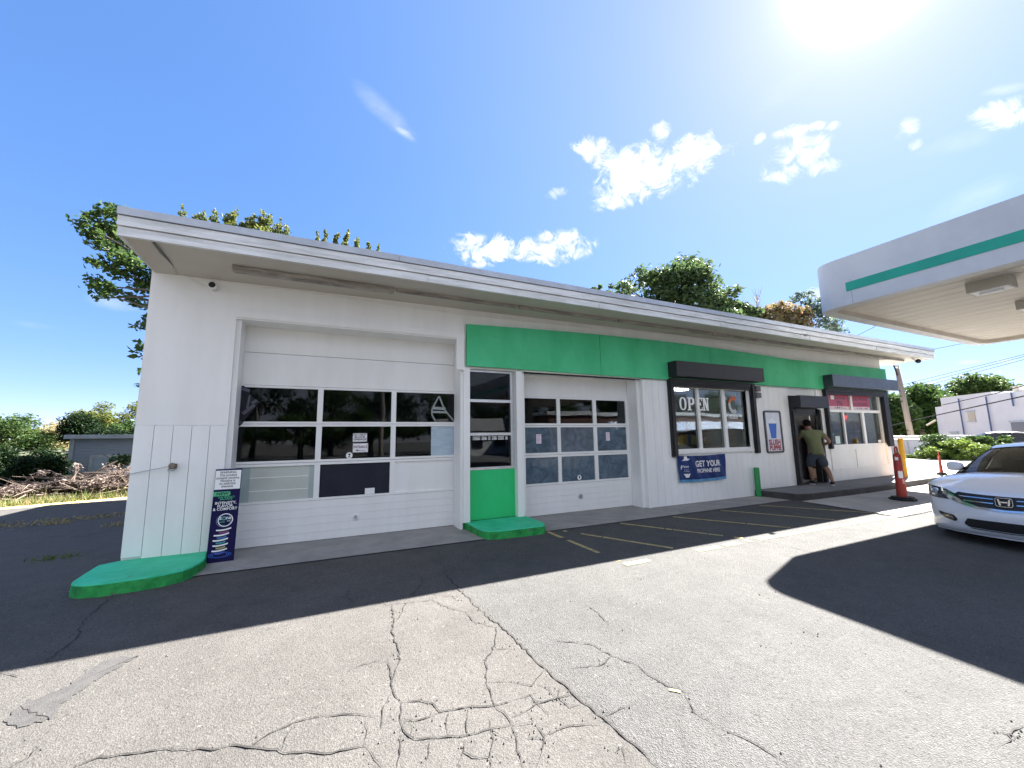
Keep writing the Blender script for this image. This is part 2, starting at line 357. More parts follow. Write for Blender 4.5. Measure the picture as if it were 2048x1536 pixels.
# paint chips and scuffs on the kerb paint: bare concrete shows through in spots
def chip(m, thr, scale, bare):
    nt = m.node_tree; N = nt.nodes; L = nt.links; P = N['Principled BSDF']; src = P.inputs['Base Color'].links[0].from_socket
    tc = N.new('ShaderNodeTexCoord'); n = N.new('ShaderNodeTexNoise'); n.inputs['Scale'].default_value = scale; n.inputs['Detail'].default_value = 9; n.inputs['Roughness'].default_value = .7; L.new(tc.outputs['Object'], n.inputs[0])
    r = N.new('ShaderNodeMapRange'); r.inputs['From Min'].default_value = thr; r.inputs['From Max'].default_value = thr+.03; L.new(n.outputs['Fac'], r.inputs['Value'])
    x = N.new('ShaderNodeMix'); x.data_type = 'RGBA'; L.new(r.outputs[0], x.inputs[0]); L.new(src, x.inputs[6]); x.inputs[7].default_value = (*bare, 1); L.new(x.outputs[2], P.inputs['Base Color'])
chip(M['greenpale'], .635, 7, (.10, .22, .15)); chip(M['greenside'], .60, 9, (.13, .15, .12)); chip(M['greenband'], .66, 2.4, (.06, .30, .16)); chip(M['white'], .70, 5, (.50, .49, .45)); chip(M['fascia'], .655, 6, (.40, .42, .43)); chip(M['redplastic'], .63, 8, (.45, .25, .2))
# asphalt: pale worn lot with a coarser grey sheet to the right of the long seam
def asphalt():
    m = bpy.data.materials.new('worn_asphalt'); m.use_nodes = True; nt = m.node_tree; N = nt.nodes; L = nt.links; P = N['Principled BSDF']
    tc = N.new('ShaderNodeTexCoord'); sx = N.new('ShaderNodeSeparateXYZ'); L.new(tc.outputs['Object'], sx.inputs[0])
    def noise(sc, det=5, ro=.6, dist=0):
        n = N.new('ShaderNodeTexNoise'); n.inputs['Scale'].default_value = sc; n.inputs['Detail'].default_value = det; n.inputs['Roughness'].default_value = ro; n.inputs['Distortion'].default_value = dist
        L.new(tc.outputs['Object'], n.inputs[0]); return n.outputs['Fac']
    def ramp(f, *st):
        r = N.new('ShaderNodeValToRGB'); L.new(f, r.inputs[0]); e = r.color_ramp.elements
        while len(e) < len(st): e.new(.5)
        for k, (p, c) in enumerate(st): e[k].position = p; e[k].color = (*c, 1) if isinstance(c, tuple) else (c, c, c, 1)
        return r.outputs[0]
    def mix(f, a, b, mode='MIX'):
        x = N.new('ShaderNodeMix'); x.data_type = 'RGBA'; x.blend_type = mode
        for k, v in ((0, f), (6, a), (7, b)):
            if isinstance(v, (int, float)): x.inputs[k].default_value = v
            elif isinstance(v, tuple): x.inputs[k].default_value = (*v, 1)
            else: L.new(v, x.inputs[k])
        return x.outputs[2]
    # side of the seam: seam runs from a to b on the ground
    a, b = gnd(890, 1150), gnd(1315, 1534); d = (b-a); nx, ny = d.y, -d.x; l = math.hypot(nx, ny); nx /= l; ny /= l
    if nx < 0: nx, ny = -nx, -ny
    def mth(op, p, q, clamp=False):
        n = N.new('ShaderNodeMath'); n.operation = op; n.use_clamp = clamp
        for i, v in enumerate((p, q)):
            if isinstance(v, (int, float)): n.inputs[i].default_value = v
            else: L.new(v, n.inputs[i])
        return n.outputs[0]
    side = mth('ADD', mth('MULTIPLY', sx.outputs[0], nx), mth('MULTIPLY', sx.outputs[1], ny)); side = mth('SUBTRACT', side, a.x*nx+a.y*ny)
    side = mth('MULTIPLY', mth('ADD', side, .02), 25, True)
    big = noise(.45, 6, .6, .5); mid = noise(3.2, 6, .7)
    left = ramp(big, (.3, (.0665, .0625, .0585)), (.7, (.085, .0805, .0755)))
    right = ramp(big, (.3, (.068, .067, .0655)), (.7, (.086, .0845, .082)))
    col = mix(side, left, right)
    col = mix(.8, col, ramp(mid, (.25, .8), (.75, 1.2)), 'MULTIPLY')
    col = mix(.6, col, ramp(noise(1.1, 8, .7, 1.2), (.30, .62), (.42, 1.0)), 'MULTIPLY')
    # stones
    v = N.new('ShaderNodeTexVoronoi'); v.inputs['Scale'].default_value = 130; L.new(tc.outputs['Object'], v.inputs[0])
    v2 = N.new('ShaderNodeTexVoronoi'); v2.inputs['Scale'].default_value = 75; L.new(tc.outputs['Object'], v2.inputs[0])
    sp = N.new('ShaderNodeSeparateColor'); L.new(v.outputs['Color'], sp.inputs[0]); sp2 = N.new('ShaderNodeSeparateColor'); L.new(v2.outputs['Color'], sp2.inputs[0])
    col = mix(.9, col, ramp(sp.outputs[0], (0, .70), (.5, 1.0), (1, 1.28)), 'MULTIPLY')
    col = mix(ramp(sp2.outputs[1], (.972, 0.0), (.985, .7)), col, (.035, .032, .03))
    col = mix(ramp(sp2.outputs[0], (.986, 0.0), (.995, .35)), col, (.20, .19, .178))
    L.new(col, P.inputs['Base Color']); P.inputs['Roughness'].default_value = .9; P.inputs['Specular IOR Level'].default_value = .3
    bp = N.new('ShaderNodeBump'); bp.inputs['Distance'].default_value = .006; bp.inputs['Strength'].default_value = .75
    h = mth('ADD', mth('MULTIPLY', v.outputs['Distance'], mth('ADD', mth('MULTIPLY', side, .9), .7)), mth('MULTIPLY', noise(210, 3), .6))
    L.new(h, bp.inputs['Height']); L.new(bp.outputs[0], P.inputs['Normal'])
    return m
M['asphalt'] = asphalt()
M['patch'] = mat('dark_asphalt_patch', (.055, .053, .052), .9, .15, 14, .6, 130, col2=(.036, .035, .035))
M['crack'] = mat('crack_dark', (.022, .02, .019), .95, .3, 30)
M['soil'] = mat('dry_earth', (.20, .155, .095), .95, .25, 1.5, .4, 30)
M['straw'] = mat('dry_straw', (.48, .36, .16), .9, .2, 8, .4, 40)

# ------------------------------------------------------------------ ground
g = MB(); ys = [-260, -60, -13.8, -0.8, 8.8, 30, 300]; xs = [-300, -40, -12, 0, 12, 30, 60, 300]
g.grid([[(x, y, gz(y)) for x in xs] for y in ys]); struct('ground', g, M['asphalt'])

def sheet(pts, lift, n=1):
    return [(p[0], p[1], gz(p[1])+lift) for p in pts]
def poly(mb, pts, lift):
    v = sheet(pts, lift); mb.add(v, [tuple(range(len(v)))]); return mb
# concrete apron along the wall, in the door recesses and by the shop
a = MB(); poly(a, [(-2.3, -.70), (9.72, -.80), (9.72, .02), (6.6, .02), (6.6, .9), (-1.6, .9), (-1.6, .02), (-2.3, .02)], .012); fixn(struct('concrete_apron', a, M['conc']))
# pale pad in front of the shop walk
a = MB(); poly(a, [(9.76, -2.70), (17.2, -2.70), (17.2, -.99), (9.76, -.99)], .012); fixn(struct('concrete_pad', a, M['concp']))
# raised walk at the shop door, wrapping the end of the building into the side lot
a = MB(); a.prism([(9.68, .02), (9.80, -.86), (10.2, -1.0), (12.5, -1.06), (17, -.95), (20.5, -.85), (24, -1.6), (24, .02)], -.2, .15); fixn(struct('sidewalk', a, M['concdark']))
a = MB(); kp = [(9.676, .0), (9.795, -.865), (10.2, -1.006), (12.5, -1.066), (17, -.956), (20.5, -.856), (24, -1.606)]; a.grid([[(x, y, -.15) for x, y in kp], [(x, y, .132) for x, y in kp], [(x, y+.012, .1515) for x, y in kp]]); struct('kerb', a, mat('shaded_kerb_face', (.055, .052, .05), .9, .3, 3, .4, 40))  # strip over the kerb face, its shade put into the dark colour
a = MB(); a.prism([(16.62, .02), (24, .02), (24, -1.58), (27, -2.4), (33, -6.2), (36, -3.2), (30.4, 1.2), (24, 6.2), (16.62, 9)], -.2, .146); fixn(struct('side_lot', a, M['concp']))
# worn yellow hatching
def ribbon(mb, pts, w, lift, seed=0, broken=.25):
    rng = random.Random(seed); pts = [Vector((p[0], p[1])) for p in pts]
    d = (pts[1]-pts[0]); Ln = d.length; d.normalize(); nrm = Vector((-d.y, d.x)); t = 0
    while t < Ln:
        l = rng.uniform(.05, .22); t2 = min(Ln, t+l)
        if rng.random() > broken*.7:
            k = 2; e = [rng.uniform(-.02, .02) for _ in range(8)]
            top = [pts[0]+d*(t+(t2-t)*i/k)+nrm*(w/2*rng.uniform(.75, 1.05)) for i in range(k+1)]
            bot = [pts[0]+d*(t+(t2-t)*i/k)-nrm*(w/2*rng.uniform(.75, 1.05)) for i in range(k+1)]
            mb.grid([[(p.x, p.y, gz(p.y)+lift) for p in top], [(p.x, p.y, gz(p.y)+lift) for p in bot]])
        t = t2 + (rng.uniform(.0, .025) if rng.random() < .3 else 0)
y = MB()
hatch = [((1095, 1064), (1238, 1123), .2), ((1126, 1062), (1346, 1097), .12), ((1241, 1047), (1486, 1077), .08), ((1346, 1034), (1581, 1056), .05), ((1441, 1021), (1669, 1040), .04), ((1519, 1011), (1744, 1026), .03)]
for i, (p, q, b) in enumerate(hatch): ribbon(y, [gnd(*p).xy, gnd(*q).xy], .075, .005, i, b)
for i, (p, q, b) in enumerate([((1249, 1130), (1320, 1116), .6), ((1380, 1105), (1500, 1082), .35), ((1500, 1082), (1809, 1030), .06)]): ribbon(y, [gnd(*p).xy, gnd(*q).xy], .11, .005, 40+i, b)
ribbon(y, [gnd(1338, 1380).xy, gnd(1362, 1385).xy], .03, .005, 60, .3)
struct('painted_markings', y, M['yellow'])
# dark repair patch / stain at the left
def z3(*p): return [gnd(x/2, 1100+y/2) for x, y in p]
CR0 = [([Vector((9.75, -.9, 0)), Vector((9.75, -1.8, 0)), Vector((9.75, -2.72, 0)), Vector((12.5, -2.71, 0)), Vector((15, -2.71, 0))], .045)]
def z4(*p): return [gnd(1024+x/2, 1000+y/2) for x, y in p]
rng = random.Random(4); PT = MB(); pl_ = [(p.x, p.y) for p in z3((10, 690), (80, 620), (180, 585), (270, 545), (330, 500), (440, 435), (560, 425), (520, 447), (420, 500), (350, 545), (300, 580), (240, 620), (200, 680), (60, 712))]; dn = []
for i in range(len(pl_)):
    p, q = Vector(pl_[i]), Vector(pl_[(i+1) % len(pl_)]); k = max(1, int((q-p).length/.02)); dn += [tuple(p.lerp(q, j/k)+Vector((rng.gauss(0, .009), rng.gauss(0, .009)))) for j in range(k)]
poly(PT, dn, .004); fixn(struct('asphalt_patch', PT, M['patch']))
# cracks: irregular ribbons of dark gap
CR = [
 (z3((1780, 100), (1810, 130), (1860, 180), (1924, 244), (2000, 304), (2048, 344)) + z4((0, 545), (72, 620), (122, 668), (192, 730), (272, 804), (362, 870), (432, 936), (512, 1000), (585, 1070)), .020),
 (z3((1565, 215), (1575, 260), (1568, 320), (1590, 385), (1602, 440), (1580, 490), (1565, 540), (1575, 575), (1605, 610)), .017),
 (z3((1550, 440), (1562, 490), (1565, 540)), .014), (z3((1565, 410), (1590, 415), (1602, 440)), .010),
 (z3((1560, 220), (1625, 212), (1730, 200), (1800, 235), (1860, 250)), .007), (z3((1625, 212), (1610, 250), (1580, 290)), .007),
 (z3((1625, 200), (1660, 170), (1690, 130), (1675, 100)), .009), (z3((1500, 210), (1560, 222)), .006),
 (z3((1860, 250), (1925, 244)), .006), (z3((1860, 250), (1890, 285), (1985, 310)), .009), (z3((1740, 180), (1810, 185), (1830, 205)), .006),
 (z3((1605, 610), (1680, 605), (1730, 615), (1760, 650), (1820, 640), (1890, 628), (1975, 625), (2048, 605)), .016),
 (z3((1605, 680), (1660, 685), (1700, 675), (1760, 650)), .012),
 (z3((1605, 610), (1600, 680), (1615, 725), (1660, 760), (1780, 750), (1860, 745), (1960, 718), (2048, 700)), .013),
 (z3((1985, 310), (1980, 370), (1947, 440), (1945, 530), (1965, 580), (1980, 625), (2030, 670), (2048, 700)), .014),
 (z3((1975, 395), (2048, 400)), .008), (z3((1945, 530), (2000, 530), (2048, 525)), .006),
 (z3((290, 872), (400, 830), (520, 818), (640, 800), (800, 795), (850, 803), (920, 782), (990, 792), (1110, 800), (1140, 817), (1230, 808), (1300, 818), (1390, 800), (1480, 785)), .017),
 (z3((1000, 790), (1080, 735), (1180, 690), (1290, 665), (1400, 658), (1500, 668)), .012), (z3((1130, 800), (1145, 750), (1175, 705)), .007),
 (z3((1795, 655), (1785, 700), (1795, 750)), .012), (z3((1875, 635), (1865, 690), (1870, 742)), .012), (z3((1960, 680), (1965, 720), (2000, 745), (2048, 768)), .010),
 (z3((1860, 750), (1855, 810), (1890, 832), (1960, 830), (1975, 760), (1965, 720)), .013), (z3((1720, 765), (1705, 870)), .008), (z3((1605, 740), (1600, 800), (1590, 872)), .010), (z3((1470, 790), (1500, 840), (1530, 872)), .009), (z3((1830, 865), (1855, 810)), .008), (z3((1960, 830), (1965, 872)), .010), (z3((1565, 575), (1530, 640), (1525, 720)), .007),
 (z3((1460, 680), (1470, 720), (1455, 790)), .006), (z3((1650, 700), (1640, 745)), .007), (z3((1400, 480), (1500, 445), (1555, 448)), .006),
 (z4((150, 560), (240, 568), (320, 580), (400, 625), (490, 655), (560, 710), (620, 745), (700, 770), (760, 780)), .012), (z4((300, 420), (350, 460), (390, 500)), .008), (z4((400, 625), (360, 660), (240, 675)), .005),
 (z4((820, 905), (900, 940), (980, 980), (1060, 1030), (1120, 1065)), .010), (z4((362, 872), (420, 845), (500, 815)), .008), (z4((690, 780), (730, 850), (820, 905)), .005),
 (z4((0, 730), (80, 745), (100, 715), (130, 672)), .009), (z4((0, 870), (60, 845), (100, 815), (200, 790), (245, 778)), .011), (z4((60, 845), (90, 890), (0, 905)), .010), (z4((0, 805), (75, 780), (100, 815), (150, 860)), .009), (z4((90, 890), (130, 950), (120, 1010), (100, 1072)), .011), (z4((0, 905), (15, 940), (20, 1000), (45, 1072)), .010), (z4((190, 755), (185, 790), (230, 832), (275, 818)), .010), (z4((130, 940), (230, 905), (355, 898)), .007), (z4((100, 735), (150, 760), (180, 800)), .006), (z4((415, 1010), (440, 990), (455, 1072)), .007), (z4((60, 955), (130, 950)), .006),
 (z3((180, 760), (120, 830), (40, 870)), .007), (z3((450, 185), (330, 285), (310, 350), (220, 420), (150, 470)), .012), (z3((0, 490), (75, 508)), .016), (z3((80, 625), (200, 680)), .008),
 (z4((1000, 165), (1120, 190), (1200, 210), (1330, 235)), .012), (z4((1300, 115), (1500, 130), (1640, 150)), .010), (z4((1530, 750), (1600, 775), (1650, 805)), .006), (z4((1165, 520), (1220, 545)), .012), (z4((1880, 905), (1990, 940), (2048, 960)), .016), (z4((1960, 980), (2048, 905)), .012),
 (z3((1780, 60), (1830, 80), (1900, 85)), .007), (z3((1730, 40), (1780, 60), (1780, 100)), .007), (z3((1850, 20), (1900, 50), (1990, 40)), .006), (z3((1400, 150), (1385, 190), (1420, 215)), .006)]
cm = MB(); rng = random.Random(5)
for pts, w in CR+CR0:
    P2 = []
    for i in range(len(pts)-1):
        a_, b_ = pts[i], pts[i+1]; n = max(2, int((b_-a_).length/.035)); amp = min(.016, (b_-a_).length*.05)
        for k in range(n):
            q = a_.lerp(b_, k/n); P2.append(Vector((q.x+rng.uniform(-amp, amp)*(k > 0), q.y+rng.uniform(-amp, amp)*(k > 0))))
    P2.append(Vector((pts[-1].x, pts[-1].y)))
    tp, bt = [], []; n = len(P2)
    for i, p in enumerate(P2):
        t = (P2[min(i+1, n-1)]-P2[max(i-1, 0)]).normalized(); nn = Vector((-t.y, t.x)); ta = min(1, i/4+.25, (n-1-i)/4+.25)
        ww = (max(w, .009)*.25+.0018)*ta*rng.uniform(.35, 1.25)
        p1 = p+nn*ww; p2 = p-nn*ww*rng.uniform(.6, 1.1)
        tp.append((p1.x, p1.y, gz(p1.y)+(.006 if w < .03 else .016))); bt.append((p2.x, p2.y, gz(p2.y)+(.006 if w < .03 else .016)))
    cm.grid([tp, bt])
struct('pavement_cracks', cm, M['crack'])
st = MB(); rng = random.Random(9)                     # loose grit along the cracks and on the lot
for k in range(420):
    if k < 300:
        c = rng.choice(CR)[0]; i = rng.randrange(len(c)-1); p = c[i].lerp(c[i+1], rng.random()); x_, y_ = p.x+rng.gauss(0, .03), p.y+rng.gauss(0, .03)
    else: x_, y_ = rng.uniform(-4, 8), rng.uniform(-6, -2.4)
    r = rng.uniform(.003, .008); z_ = gz(y_)+r*.5
    st.add([(x_-r, y_, z_), (x_, y_-r*.8, z_), (x_+r, y_, z_), (x_, y_+r, z_), (x_, y_, z_+r), (x_, y_, z_-r)], [(0, 1, 4), (1, 2, 4), (2, 3, 4), (3, 0, 4), (1, 0, 5), (2, 1, 5), (3, 2, 5), (0, 3, 5)])
struct('grit', st, mat('grit_stone', (.11, .105, .095), .9, .6, 40), 'stuff')

# ------------------------------------------------------------------ the station building
XL, XR, YB = -2.14, 16.62, 8.8
B = thing('service_station', 'long flat roofed white service station with a bright green band and two garage doors', 'building', (7, 4, 0))
w = MB()                                             # front wall, piers and heads, side and rear walls
w.box(XL, -1.17, 0, .2, 1.745, 3.86)                 # left pier, stucco part
w.box(-1.17, 2.20, 0, .2, 3.30, 3.93)                # over the big door
w.box(2.20, XR, .02, .2, 2.74, 4.0)                  # upper wall behind the green band
w.box(6.46, 7.08, .03, .2, 0, 2.74); w.box(7.08, 9.70, .03, .2, 0, 1.10); w.box(9.70, 11.46, .03, .2, 0, 2.74)
w.box(12.70, 13.16, .03, .2, 0, 2.74); w.box(13.16, 16.3, .03, .2, 0, 1.08); w.box(16.3, XR, .02, .2, 0, 2.74)
w.box(11.46, 12.70, .03, .2, 2.18, 2.74)
w.box(XL, XL+.2, .2, YB, 0, 3.9); w.box(XR-.2, XR, .2, YB, 0, 3.9); w.box(XL+.2, XR-.2, YB-.2, YB, 0, 3.9)
w.box(-1.37, -1.17, .2, .6, 0, 3.6); w.box(2.22, 2.30, .2, .62, 0, 3.3); w.box(3.32, 3.40, .2, .62, 0, 3.0)
w.box(6.30, 6.46, .03, .62, 0, 2.9)
obj('wall', w, M['white'], B)
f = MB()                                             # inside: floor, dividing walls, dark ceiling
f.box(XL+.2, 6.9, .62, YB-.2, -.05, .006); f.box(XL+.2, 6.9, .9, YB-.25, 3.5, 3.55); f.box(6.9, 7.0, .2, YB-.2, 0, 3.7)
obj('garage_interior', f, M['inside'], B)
f = MB(); f.box(7.0, XR-.2, .2, YB-.2, .1, .155); f.box(7.0, XR-.2, .2, YB-.2, 3.0, 3.05); f.box(7.0, XR-.2, 4.6, 4.7, .15, 3.0)
obj('shop_interior', f, M['shopwall'], B)
w = MB()                                             # grooved boards of the left pier and of the shop front
x = XL
for i in range(5):
    x2 = XL + (.97/5)*(i+1); w.box(x+.003, x2-.003, -.012, .012, .10 if i else .145, 1.735); x = x2
w.box(XL, -1.17, .012, .2, .1, 1.745); obj('grooved_siding', w, M['siding'], B); w = MB()
def boards(x0, x1, z0, z1, step=.203):
    n = max(1, round((x1-x0)/step)); s_ = (x1-x0)/n
    for i in range(n): w.box(x0+s_*i+.003, x0+s_*(i+1)-.003, 0, .028, z0, z1)
boards(6.33, 7.10, .015, 2.73); boards(7.10, 9.70, .015, 1.04); obj('grooved_siding', w, M['siding'], B)
w = MB(); boards(9.70, 11.42, .16, 2.73); obj('grooved_siding', w, M['siding'], B)
w = MB(); boards(12.74, 13.12, .16, 2.73); obj('grooved_siding', w, M['siding'], B)
w = MB()                                             # panels below the far shop window
w.box(13.12, 16.5, -.01, .028, .16, .455); w.box(13.12, 16.5, -.025, .028, .455, .50); w.box(13.16, 14.44, 0, .028, .50, 1.02); w.box(14.52, 16.24, 0, .028, .50, 1.02)
w.box(14.44, 14.52, -.02, .028, .50, 1.02); w.box(13.12, 16.4, -.03, .028, 1.02, 1.10); w.box(16.24, 16.34, -.02, .028, .50, 1.02)
obj('wall_panel', w, M['white'], B)
t = MB()                                             # trim boards round the openings
t.box(-1.17, 2.21, -.025, .0, 3.26, 3.37); t.box(-1.17, -1.11, .05, .40, 0, 3.24); t.box(-1.17, 2.2, .0, .42, 3.24, 3.30)
t.box(2.185, 2.30, -.01, .2, .12, 2.75); t.box(2.14, 2.185, .03, .4, 0, 3.26); t.box(3.20, 3.325, -.01, .2, .12, 2.74); t.box(3.325, 3.40, .06, .4, 0, 2.75)
t.box(2.05, 2.19, -.03, -.002, 2.70, 3.26); t.box(6.17, 6.33, .1, .4, 0, 2.76); t.box(6.25, 6.33, .0, .1, 0, 2.76); t.box(6.22, 6.26, .16, .42, .9, 2.72)
t.box(3.32, 6.33, .0, .42, 2.74, 2.80)
obj('trim', t, M['white'], B)
t = MB()                                             # green fascia band, slightly bowed, in two sheets
def band(x0, x1, n, z0f, z1f, y0=-.055, y1=-.005):
    for i in range(n):
        a0 = x0+(x1-x0)*i/n; a1 = x0+(x1-x0)*(i+1)/n
        vs = []
        for xx in (a0, a1): vs += [(xx, y0, z0f(xx)), (xx, y0, z1f(xx)), (xx, y1, z1f(xx)), (xx, y1, z0f(xx))]
        fs = [(0, 1, 5, 4), (1, 2, 6, 5), (3, 0, 4, 7)]
        if i == 0: fs.append((0, 3, 2, 1))
        if i == n-1: fs.append((4, 5, 6, 7))
        t.add(vs, fs)
zb = lambda x: 2.765+.02*math.sin(x*.7)*.4; zt = lambda x: 3.52+.11*math.sin(math.pi*min(1, max(0, (x-2.2)/9.5)))+.05*max(0, (x-9)/7)
band(2.23, 5.115, 8, zb, zt); band(5.127, 8.40, 8, lambda x: zb(x), zt, -.053); band(8.404, 11.2, 6, zb, zt, -.055); band(11.204, 13.9, 6, zb, zt, -.054); band(13.904, 16.76, 6, zb, zt)
fixn(obj('green_band', t, M['greenband'], B))
r = MB()                                             # roof slab with stepped fascia
ZF0, ZF1 = 3.80, 4.12
RX0, RX1 = -2.15, 17.56
r.box(RX0+.05, RX1-.05, -.95, YB+.3, 3.98, 4.10); obj('roof', r, M['roof'], B)
fa = MB()
fa.box(RX0, RX1, -1.0, -.955, 3.80, 3.905); fa.box(RX0-.004, RX1+.004, -1.018, -.955, 3.916, 4.026)
fa.box(RX0, RX0+.045, -.955, YB+.3, 3.80, 3.905); fa.box(RX0-.004, RX0+.045, -.955, YB+.3, 3.909, 4.03)
fa.box(RX1-.045, RX1, -.955, YB+.3, 3.80, 3.905); fa.box(RX1-.045, RX1+.004, -.955, YB+.3, 3.909, 4.03)
fa.box(RX0, RX1, YB+.3, YB+.345, 3.80, 4.03)
for xx in (1.3, 4.4, 7.6, 10.8, 14.0): fa.box(xx, xx+.006, -1.014, -1.0, 3.80, 3.905)
obj('fascia', fa, M['fascia'], B)
fl = MB(); xx = RX0-.012
while xx < RX1:
    x2 = min(RX1+.012, xx+3.05); fl.box(xx+.004, x2, -1.036, -.93, 4.036, 4.125); xx = x2
fl.box(RX0-.012, RX0+.06, -.93, YB+.35, 4.034, 4.125); fl.box(RX1-.06, RX1+.012, -.93, YB+.35, 4.034, 4.125)
obj('roof_flashing', fl, M['flash'], B)
so = MB()                                            # soffit sheet from fascia to wall, rising a little to the right
def zs(x): return 3.77+.15*(x-XL)/(XR-XL)
n = 14
so.grid([[(RX0+.3+(RX1-.35-RX0)*i/n, -.955, 3.815) for i in range(n+1)], [(RX0+.3+(RX1-.35-RX0)*i/n, -.45, 3.815+(zs(RX0+(RX1-RX0)*i/n)-3.815)*.25) for i in range(n+1)], [(RX0+.3+(RX1-.35-RX0)*i/n, .0, zs(RX0+(RX1-RX0)*i/n)) for i in range(n+1)]])
so.quad((RX0+.045, -.955, 3.802), (RX0+.28, -.955, 3.802), (RX0+.28, 0, 3.765), (RX0+.045, 0, 3.765)); so.quad((RX0+.28, -.955, 3.802), (RX0+.3, -.955, 3.815), (RX0+.3, 0, 3.775), (RX0+.28, 0, 3.765))
so.quad((XR, 0, 3.9), (RX1-.05, -.955, 3.81), (RX1-.05, YB, 3.81), (XR, YB, 3.9))
for xx in (-1.0, 4.35, 9.9, 14.9): so.quad((xx, -.9, 3.812), (xx+.006, -.9, 3.812), (xx+.006, -.02, zs(xx)-.004), (xx, -.02, zs(xx)-.004))
obj('soffit', so, M['soffit'], B)
pv = MB(); pv.prism([(-1.98+.12, -.93), (-2.0+.16, -.93), (-1.84, -.03), (-1.9, -.03)], 3.79, 3.80); obj('soffit_vent', pv, M['concdark'], B)
for k, (x0, x1) in enumerate([(-1.16, .9), (.93, 3.0), (3.03, 5.2), (5.23, 7.9), (7.93, 10.6), (10.63, 13.4), (13.43, 16.8)]):
    ls = MB(); (ls.box(x0, x1, -.58, -.46, 3.745, 3.80), ls.box(x0+.02, x1-.02, -.565, -.475, 3.732, 3.745)) if k == 0 else (ls.box(x0, x1, -.555, -.50, 3.765, 3.81), ls.box(x0+.01, x1-.01, -.54, -.515, 3.752, 3.765)); obj('strip_light', ls, mat('strip_housing', (.40, .37, .33), .5, .1, 3, col2=(.16, .14, .13), stretch=(1, 1, 8)) if k == 0 else bpy.data.materials['strip_housing'], B)

# big garage door: sections, panes and lock
def sub(name, mb, m, parent, **k): return obj(name, mb, m, parent, local=True, **k)
d = MB()
d.box(-1.20, 2.25, .41, .45, 2.855, 3.27); d.box(-1.20, 2.25, .41, .45, 2.36, 2.848)
for i in range(5): d.box(-1.20, 2.25, .408, .45, .02+.118*i, .02+.118*(i+1)-.0018)
zr = [(.645, 1.145), (1.225, 1.735), (1.81, 2.32)]; xc = [(-1.13, -.09), (-.01, 1.04), (1.12, 2.17)]
d.box(-1.20, 2.25, .40, .45, 2.32, 2.354); d.box(-1.20, 2.25, .40, .45, 1.777, 1.81); d.box(-1.20, 2.25, .40, .45, 1.735, 1.771); d.box(-1.20, 2.25, .40, .45, 1.189, 1.225); d.box(-1.20, 2.25, .40, .45, 1.145, 1.183); d.box(-1.20, 2.25, .40, .45, .612, .645)
for z0, z1 in zr:
    for x0, x1 in ((-1.20, -1.13), (-.09, -.01), (1.04, 1.12), (2.17, 2.25)): d.box(x0, x1, .402, .45, z0, z1)
D1 = obj('garage_door', d, M['white'], B)
for r_, (z0, z1) in enumerate(zr):
    for c_, (x0, x1) in enumerate(xc):
        p = MB(); p.box(x0, x1, .425, .431, z0, z1)
        key = 'glass'
        if r_ == 0: key = ['panelgrey', 'darkpane', 'white'][c_]
        sub('pane', p, M[key], D1)
p = MB(); p.box(1.73, 2.17, .419, .424, 1.225, 1.735); sub('paper', p, M['paperblue'], D1)
for x0, x1 in ((-1.13, -.93), (-.16, -.09)): p = MB(); p.box(x0, x1, .4215, .4245, .645, 1.145); sub('pane_strip', p, M['panelside'], D1)
p = MB()
for zz in (.79, .98): p.box(-.93, -.17, .421, .4245, zz, zz+.012)
sub('rib', p, M['white'], D1)
lk = MB(); lk.lathe([(0, .385), (.045, .385), (.05, .39), (.05, .41)], (.53, 0, .31), 20, 'y'); L1 = sub('lock', lk, M['white'], D1)
lk = MB(); lk.lathe([(0, .378), (.028, .378), (.030, .386)], (.53, 0, .31), 16, 'y'); sub('lock_face', lk, M['galv'], D1)
p = MB(); p.prism([(-1.17, 2.34), (-1.08, 2.335), (-.99, 2.22), (-.88, 2.08), (-.98, 1.93), (-1.08, 1.76), (-1.13, 1.72), (-1.17, 1.78)], .385, .40, 'y'); fixn(sub('plastic_patch', p, M['plastic'], D1))
p = MB(); rng = random.Random(3)
for a_, b_, w_ in [((-1.14, 2.31), (-1.0, 2.26), .05), ((-1.12, 2.2), (-1.13, 1.95), .045), ((-1.0, 2.2), (-1.02, 2.0), .03), ((-1.07, 1.92), (-.93, 2.06), .05), ((-1.13, 1.82), (-1.08, 1.78), .05), ((-.97, 2.08), (-.9, 2.12), .04)]:
    a_, b_ = Vector(a_), Vector(b_); t_ = (b_-a_).normalized(); n_ = Vector((-t_.y, t_.x))*w_/2
    q = [a_+n_, b_+n_*rng.uniform(.7, 1.2), b_-n_, a_-n_*rng.uniform(.6, 1.2)]; p.add([(v.x, .3835-.0006*len(p.f), v.y) for v in q], [(0, 1, 2, 3)])
sub('torn_tape', p, mat('dark_grey_tape', (.05, .055, .08), .35, .4, 30), D1)
p = MB(); ky = 0
for a_, b_, w_ in [((1.86, 2.27), (1.74, 2.03), .022), ((1.74, 2.03), (1.74, 1.94), .02), ((1.74, 1.94), (1.81, 1.82), .022), ((1.87, 2.27), (1.97, 2.03), .026), ((1.97, 2.03), (2.15, 1.82), .024), ((1.75, 2.06), (1.99, 2.05), .045), ((1.75, 1.99), (2.02, 1.985), .035)]:
    a_, b_ = Vector(a_), Vector(b_); t_ = (b_-a_).normalized(); n_ = Vector((-t_.y, t_.x))*w_*.55
    ky += 1; p.add([(v.x, .4235-.0006*ky, v.y) for v in (a_+n_, b_+n_, b_-n_, a_-n_)], [(0, 1, 2, 3)])
sub('tape_repair', p, M['tape'], D1)
